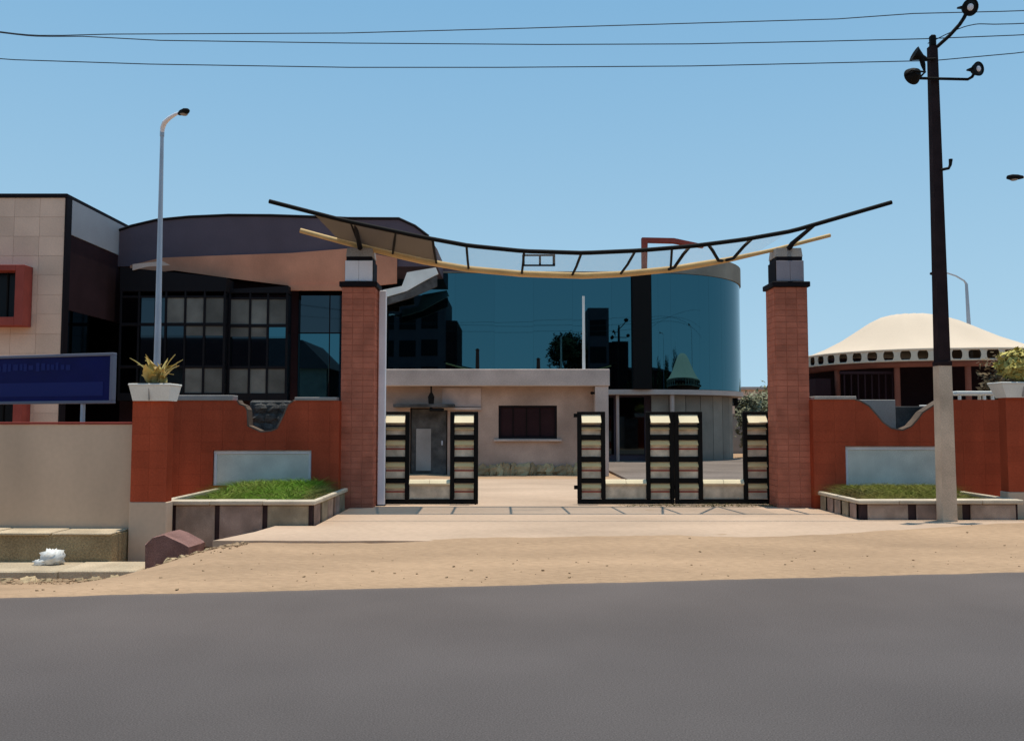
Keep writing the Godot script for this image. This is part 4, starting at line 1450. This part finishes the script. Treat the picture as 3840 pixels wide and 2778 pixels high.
# ---------------------------------------------------------------- the roadside at the left
func left_roadside() -> void:
	var o := Node3D.new()
	o.name = "kerb"
	o.set_meta("kind", "structure")
	add_child(o)
	var x := -5.38
	for k in 9:
		var w := 1.15 + 0.2 * ((k * 3) % 4) / 4.0
		var b := build("kerb_stone", bar(x - w, x - 0.01, -0.53, -0.40 - 0.006 * (k % 3), -13.3, -12.47 + 0.02 * (k % 2), 0.018), M.kerb, o)
		b.rotation.y = 0.0
		x -= w
	# the reddish block at the corner of the apron
	var s := Shape.new()
	var poly := PackedVector2Array([Vector2(-5.36, -0.5), Vector2(-5.37, -0.03), Vector2(-5.22, 0.12), Vector2(-5.02, 0.165), Vector2(-4.86, 0.10), Vector2(-4.66, 0.0), Vector2(-4.57, -0.06), Vector2(-4.6, -0.5)])
	var fp := []
	for e in [[0.0, 0.0, -12.52], [0.06, -0.05, -12.47], [0.0, 0.03, -12.75], [0.04, 0.0, -13.1]]:
		pass
	var zs := [-12.46, -12.52, -12.8, -13.1]
	var inset := [0.05, 0.0, -0.02, 0.06]
	for i in 4:
		var ring := []
		for p0 in poly:
			var p := Vector2(-5.0, -0.3) + (p0 - Vector2(-5.0, -0.3)) * Vector2(0.86, 0.9)
			var c := Vector2(-4.97, -0.15)
			var q := p + (c - p) * float(inset[i]) * 1.2 + Vector2(bumpy.get_noise_2d(p.x * 50, zs[i] * 30), bumpy.get_noise_2d(p.y * 50, zs[i] * 30)) * 0.04
			ring.append(Vector3(q.x, q.y, zs[i]))
		fp.append(ring)
	var mid := Vector3(-4.97, -0.15, -12.8)
	for i in 3:
		for k in poly.size():
			var j := (k + 1) % poly.size()
			s.quad(fp[i][k], fp[i][j], fp[i + 1][j], fp[i + 1][k], (fp[i][k] + fp[i + 1][j]) / 2 - mid)
	var ix := Geometry2D.triangulate_polygon(poly)
	for i in range(0, ix.size(), 3):
		s.flat(fp[0][ix[i]], fp[0][ix[i + 1]], fp[0][ix[i + 2]], Vector3(0, 0, 1))
		s.flat(fp[3][ix[i]], fp[3][ix[i + 1]], fp[3][ix[i + 2]], Vector3(0, 0, -1))
	tag(build("stone_block", s, M.boulder, self), "large reddish brown stone block at the left end of the kerb", "stone block")

	# loose stones on the sand
	var spots := [[-4.55, 12.0, 0.075, 1], [-4.52, 11.5, 0.055, 1], [-6.62, 11.9, 0.11, 1], [-6.42, 11.95, 0.06, 0], [-5.46, 11.9, 0.10, 0], [-5.75, 11.95, 0.08, 2], [-5.57, 11.6, 0.06, 2], [-4.97, 11.8, 0.06, 0], [-5.1, 12.0, 0.07, 2], [-4.8, 11.9, 0.05, 2], [-4.35, 11.95, 0.05, 0], [-4.25, 12.15, 0.06, 2], [-6.0, 12.05, 0.05, 2], [-5.3, 12.15, 0.06, 0], [-4.7, 12.2, 0.05, 2], [-4.4, 12.2, 0.045, 1], [-7.0, 12.0, 0.07, 2]]
	for e in spots:
		var r: float = e[2]
		var g := Shape.new()
		var y := land(e[0], e[1])
		g.lump(Vector3.ZERO, Vector3(r * rng.randf_range(1.1, 1.7), r * rng.randf_range(0.5, 0.75), r), bumpy, 0.7, 6, 9)
		var t := build("loose_stone", g, M.rubble[e[3]], self, Vector3(e[0], y + r * 0.25, -e[1]))
		t.rotation.y = rng.randf() * TAU
		var which: String = {0: "pale rounded stone beside the reddish block, larger of two", 1: "small pale stone on the sand below the reddish block", 2: "flat pale stone before the kerb under the plastic bag", 4: "flat brown stone before the kerb, near the pillar"}.get(spots.find(e), "small loose stone lying on the sand in front of the kerb")
		tag(t, which, "stone", "loose stones in front of the kerb")
	# gravel too small to count
	var mm := MultiMesh.new()
	mm.transform_format = MultiMesh.TRANSFORM_3D
	var peb := Shape.new()
	peb.lump(Vector3.ZERO, Vector3(1.2, 0.6, 1.0), bumpy, 0.6, 4, 6)
	mm.mesh = peb.mesh()
	mm.instance_count = 2600
	for k in 2600:
		var px := rng.randf_range(-9.0, 9.5)
		var zd := 9.35 + 0.136 * px + absf(rng.randfn()) * 1.3
		var r := 0.004 + 0.016 * pow(rng.randf(), 4.0)
		if k < 2200:   # broken bits lie thick below the kerb and round the stone block
			px = rng.randf_range(-9.0, -3.7)
			zd = 12.45 - absf(rng.randfn()) * 0.45
			r = 0.006 + 0.03 * pow(rng.randf(), 3.0)
		mm.set_instance_transform(k, Transform3D(Basis(Vector3.UP, rng.randf() * TAU).scaled(Vector3.ONE * r), Vector3(px, land(px, zd) + r * 0.3, -zd)))
	var gr := MultiMeshInstance3D.new()
	gr.name = "gravel"
	gr.multimesh = mm
	gr.material_override = M.pebble
	add_child(gr)
	gr.set_meta("kind", "stuff")
	tag(gr, "fine gravel scattered over the sandy verge", "gravel")

	# crumpled white bag on the kerb
	var bg := Shape.new()
	bg.lump(Vector3(0, 0.1, 0), Vector3(0.17, 0.12, 0.12), bumpy, 0.55, 14, 20, true)
	bg.lump(Vector3(-0.14, 0.03, 0.05), Vector3(0.12, 0.05, 0.08), bumpy, 0.6, 10, 14, true)
	tag(build("plastic_bag", bg, M.bag, self, Vector3(-6.92, -0.4, -13.05)), "crumpled white plastic bag on the kerb below the beige wall", "bag")


# ---------------------------------------------------------------- poles, lamps, wires
func poles_and_wires() -> void:
	# concrete power pole with a dark painted upper part
	var p := thing("utility_pole", "tall utility pole with dark upper shaft and pale concrete foot", "pole", Vector3(7.43, 0, -14.76))
	var s := Shape.new()
	s.taper(0, 0, -0.05, 0.25, 0.22, 2.74, 0.225, 0.20)
	build("foot", s, M.pole_pale, p)
	s = Shape.new()
	s.taper(0, 0, 2.742, 0.205, 0.18, 8.35, 0.135, 0.12)
	build("shaft", s, M.pole_dark, p)
	build("collar", bar(-0.122, 0.122, 2.7, 2.78, -0.11, 0.11, 0.01), M.pole_dark, p)
	build("cap", bar(-0.04, 0.06, 8.352, 8.56, -0.05, 0.05, 0.02), M.steel, p)
	build("cross_arm", pipe([Vector3(-0.35, 7.73, 0.13), Vector3(0.54, 7.71, 0.13), Vector3(0.61, 7.75, 0.14), Vector3(0.66, 7.84, 0.15)], [0.026], 6), M.steel, p)
	build("short_arm", pipe([Vector3(-0.2, 8.08, 0.1), Vector3(0.0, 8.09, 0.1)], [0.022], 6), M.steel, p)
	build("lamp_arm", pipe([Vector3(0.06, 8.33, 0.05), Vector3(0.25, 8.5, 0.12), Vector3(0.4, 8.67, 0.18), Vector3(0.47, 8.78, 0.2), Vector3(0.53, 8.9, 0.2)], [0.032], 6), M.steel, p)
	build("hook", pipe([Vector3(0.04, 6.12, 0.06), Vector3(0.17, 6.14, 0.1), Vector3(0.2, 6.2, 0.1), Vector3(0.21, 6.3, 0.1)], [0.026, 0.026, 0.026, 0.034], 6), M.steel, p)
	flood("round floodlight on the lamp arm at the top of the utility pole", Vector3(7.98, 8.95, -14.52), Vector3(0.1, -0.35, 1.0), 0.15, false)
	flood("dark round floodlight left of the utility pole, seen from its back", Vector3(6.97, 7.74, -14.55), Vector3(-0.25, -0.2, -1.0), 0.155, true)
	flood("small round floodlight at the right end of the cross arm", Vector3(8.1, 7.86, -14.55), Vector3(0.35, -0.1, 1.0), 0.125, false)
	var h := thing("horn_speaker", "small dark horn on the short arm left of the utility pole", "speaker", Vector3(7.18, 8.08, -14.6))
	var hs := Shape.new()
	hs.lathe(Vector3.ZERO, [Vector2(0.0, -0.06), Vector2(0.04, -0.06), Vector2(0.05, 0.02), Vector2(0.1, 0.12), Vector2(0.13, 0.17), Vector2(0.0, 0.14)], 12, Basis(Vector3(0, 0, 1), 1.1))
	build("horn", hs, M.steel, h)
	build("tail", pipe([Vector3(-0.03, 0.02, 0), Vector3(0.0, -0.12, 0), Vector3(0.03, -0.27, 0)], [0.05, 0.045, 0.012], 6), M.steel, h)

	# overhead wires, through points taken along each
	var wires := [
		["overhead power wire, the topmost of the three spans", [Vector2(-60, 15.2), Vector2(-8.9, 8.68), Vector2(-7.2, 8.67), Vector2(-3.0, 8.69), Vector2(0.25, 8.78), Vector2(3.18, 8.87), Vector2(5.84, 8.95), Vector2(7.2, 9.05), Vector2(8.8, 9.09), Vector2(12, 9.2), Vector2(60, 11.0)]],
		["overhead power wire, the middle of the three spans", [Vector2(-60, 15.1), Vector2(-8.9, 8.665), Vector2(-7.7, 8.63), Vector2(-6.3, 8.555), Vector2(-2.9, 8.505), Vector2(0.58, 8.48), Vector2(3.2, 8.49), Vector2(5.6, 8.54), Vector2(7.4, 8.585), Vector2(9.0, 8.65), Vector2(12, 8.8), Vector2(60, 11.2)]],
		["overhead power wire, the lowest of the three spans", [Vector2(-60, 12.0), Vector2(-8.9, 8.2), Vector2(-6.5, 8.12), Vector2(-2.9, 8.06), Vector2(-0.2, 8.06), Vector2(3.2, 8.085), Vector2(7.1, 8.175), Vector2(7.6, 8.19), Vector2(9.0, 8.32), Vector2(12, 8.7), Vector2(60, 14.0)]],
		["thin short service wire leaving the utility pole to the right", [Vector2(7.45, 8.5), Vector2(8.2, 8.83), Vector2(9.0, 8.86), Vector2(12, 9.0), Vector2(60, 12.0)]]]
	for w in wires:
		var c := Curve2D.new()
		var pts: Array = w[1]
		for i in pts.size():
			var t: Vector2 = (pts[mini(i + 1, pts.size() - 1)] - pts[maxi(i - 1, 0)])
			var ln := minf(0.6, t.length() / 6.0)
			t = t.normalized() * ln
			c.add_point(pts[i], -t, t)
		var line := []
		for q in c.tessellate(4, 2):
			line.append(Vector3(q.x, q.y, -14.95))
		tag(build("overhead_wire", pipe(line, [0.009], 5), M.wire, self), w[0], "wire", "overhead wires")

	# street lamps
	var l := thing("street_lamp", "galvanised street lamp rising behind the left pillar", "street lamp", Vector3(-8.1, 0, -19.5))
	build("pole", pipe([Vector3(0, 0, 0), Vector3(0, 4.0, 0), Vector3(-0.02, 8.4, 0)], [0.088, 0.07, 0.04], 12), M.galv, l)
	build("collar", pipe([Vector3(-0.02, 8.36, 0), Vector3(-0.02, 8.48, 0)], [0.05], 10), M.galv, l)
	build("arm", pipe([Vector3(-0.02, 8.44, 0), Vector3(0.0, 8.55, 0.03), Vector3(0.08, 8.64, 0.12), Vector3(0.25, 8.7, 0.26), Vector3(0.45, 8.74, 0.4), Vector3(0.58, 8.73, 0.5)], [0.045, 0.055, 0.055, 0.045, 0.035, 0.03], 10), M.white_tile, l)
	lamp_head(l, Vector3(0.7, 8.71, 0.6), -0.7)
	l = thing("street_lamp", "far street lamp rising behind the tent roof", "street lamp", Vector3(16.6, 0, -31.0), 0.0)
	build("pole", pipe([Vector3(0.1, 0, 0), Vector3(0.05, 4.0, 0), Vector3(-0.02, 6.8, 0)], [0.1, 0.085, 0.05], 10), M.galv, l)
	build("arm", pipe([Vector3(-0.02, 6.8, 0), Vector3(-0.1, 6.92, 0), Vector3(-0.4, 7.1, 0), Vector3(-0.7, 7.2, 0), Vector3(-0.95, 7.2, 0)], [0.045, 0.03, 0.03, 0.03, 0.03], 8), M.galv, l)
	lamp_head(l, Vector3(-1.15, 7.18, 0), PI)
	l = thing("street_lamp", "street lamp whose head only reaches in at the right edge", "street lamp", Vector3(13.3, 0, -20.0))
	build("pole", pipe([Vector3(0, 0, 0), Vector3(0, 7.3, 0)], [0.09, 0.05], 10), M.galv, l)
	build("arm", pipe([Vector3(0, 7.28, 0), Vector3(-0.15, 7.5, 0), Vector3(-0.5, 7.55, 0), Vector3(-1.2, 7.54, 0)], [0.045, 0.035, 0.03, 0.03], 8), M.galv, l)
	lamp_head(l, Vector3(-1.37, 7.54, 0), PI)


func lamp_head(parent: Node3D, at: Vector3, turn: float) -> void:
	var s := Shape.new()
	s.lathe(Vector3.ZERO, [Vector2(0.0, -0.2), Vector2(0.05, -0.18), Vector2(0.085, -0.05), Vector2(0.09, 0.08), Vector2(0.06, 0.17), Vector2(0.0, 0.2)], 12, Basis(Vector3(0, 0, 1), -PI / 2) * Basis.from_scale(Vector3(0.75, 1, 1)))
	var o := build("lamp_head", s, M.steel, parent, at)
	o.rotation.y = turn
	var lens := Shape.new()
	lens.lathe(Vector3(0.02, -0.055, 0), [Vector2(0.0, -0.03), Vector2(0.06, -0.02), Vector2(0.085, 0.0)], 12)
	build("lens", lens, M.plaster, o)


func flood(label: String, at: Vector3, towards: Vector3, r: float, shut: bool) -> void:
	var o := thing("floodlight", label, "floodlight", at, 0.0, "floodlights on the utility pole")
	var y := towards.normalized()
	var x := y.cross(Vector3.UP).normalized()
	var b := Basis(x, y, x.cross(y))
	var s := Shape.new()
	s.lathe(Vector3.ZERO, [Vector2(0.0, -r * 0.9), Vector2(r * 0.4, -r * 0.85), Vector2(r * 0.75, -r * 0.4), Vector2(r * 0.97, r * 0.1), Vector2(r, r * 0.2), Vector2(r * 0.85, r * 0.22), Vector2(r * 0.6, -r * 0.1)], 20, b)
	build("housing", s, M.steel, o)
	s = Shape.new()
	s.lathe(Vector3.ZERO, [Vector2(r * 0.84, r * 0.12), Vector2(r * 0.45, r * 0.18), Vector2(0.0, r * 0.2)], 20, b)
	build("lens", s, M.blackglass, o)
	if not shut:
		s = Shape.new()
		s.lathe(Vector3.ZERO, [Vector2(r * 0.4, r * 0.19), Vector2(r * 0.3, r * 0.3), Vector2(0.0, r * 0.34)], 12, b)
		build("bulb", s, M.white_tile, o)
	build("yoke", pipe([x * r * 1.02, x * r * 0.9 - y * r * 0.9, -x * r * 0.9 - y * r * 0.9, -x * r * 1.02], [0.018], 6), M.steel, o)
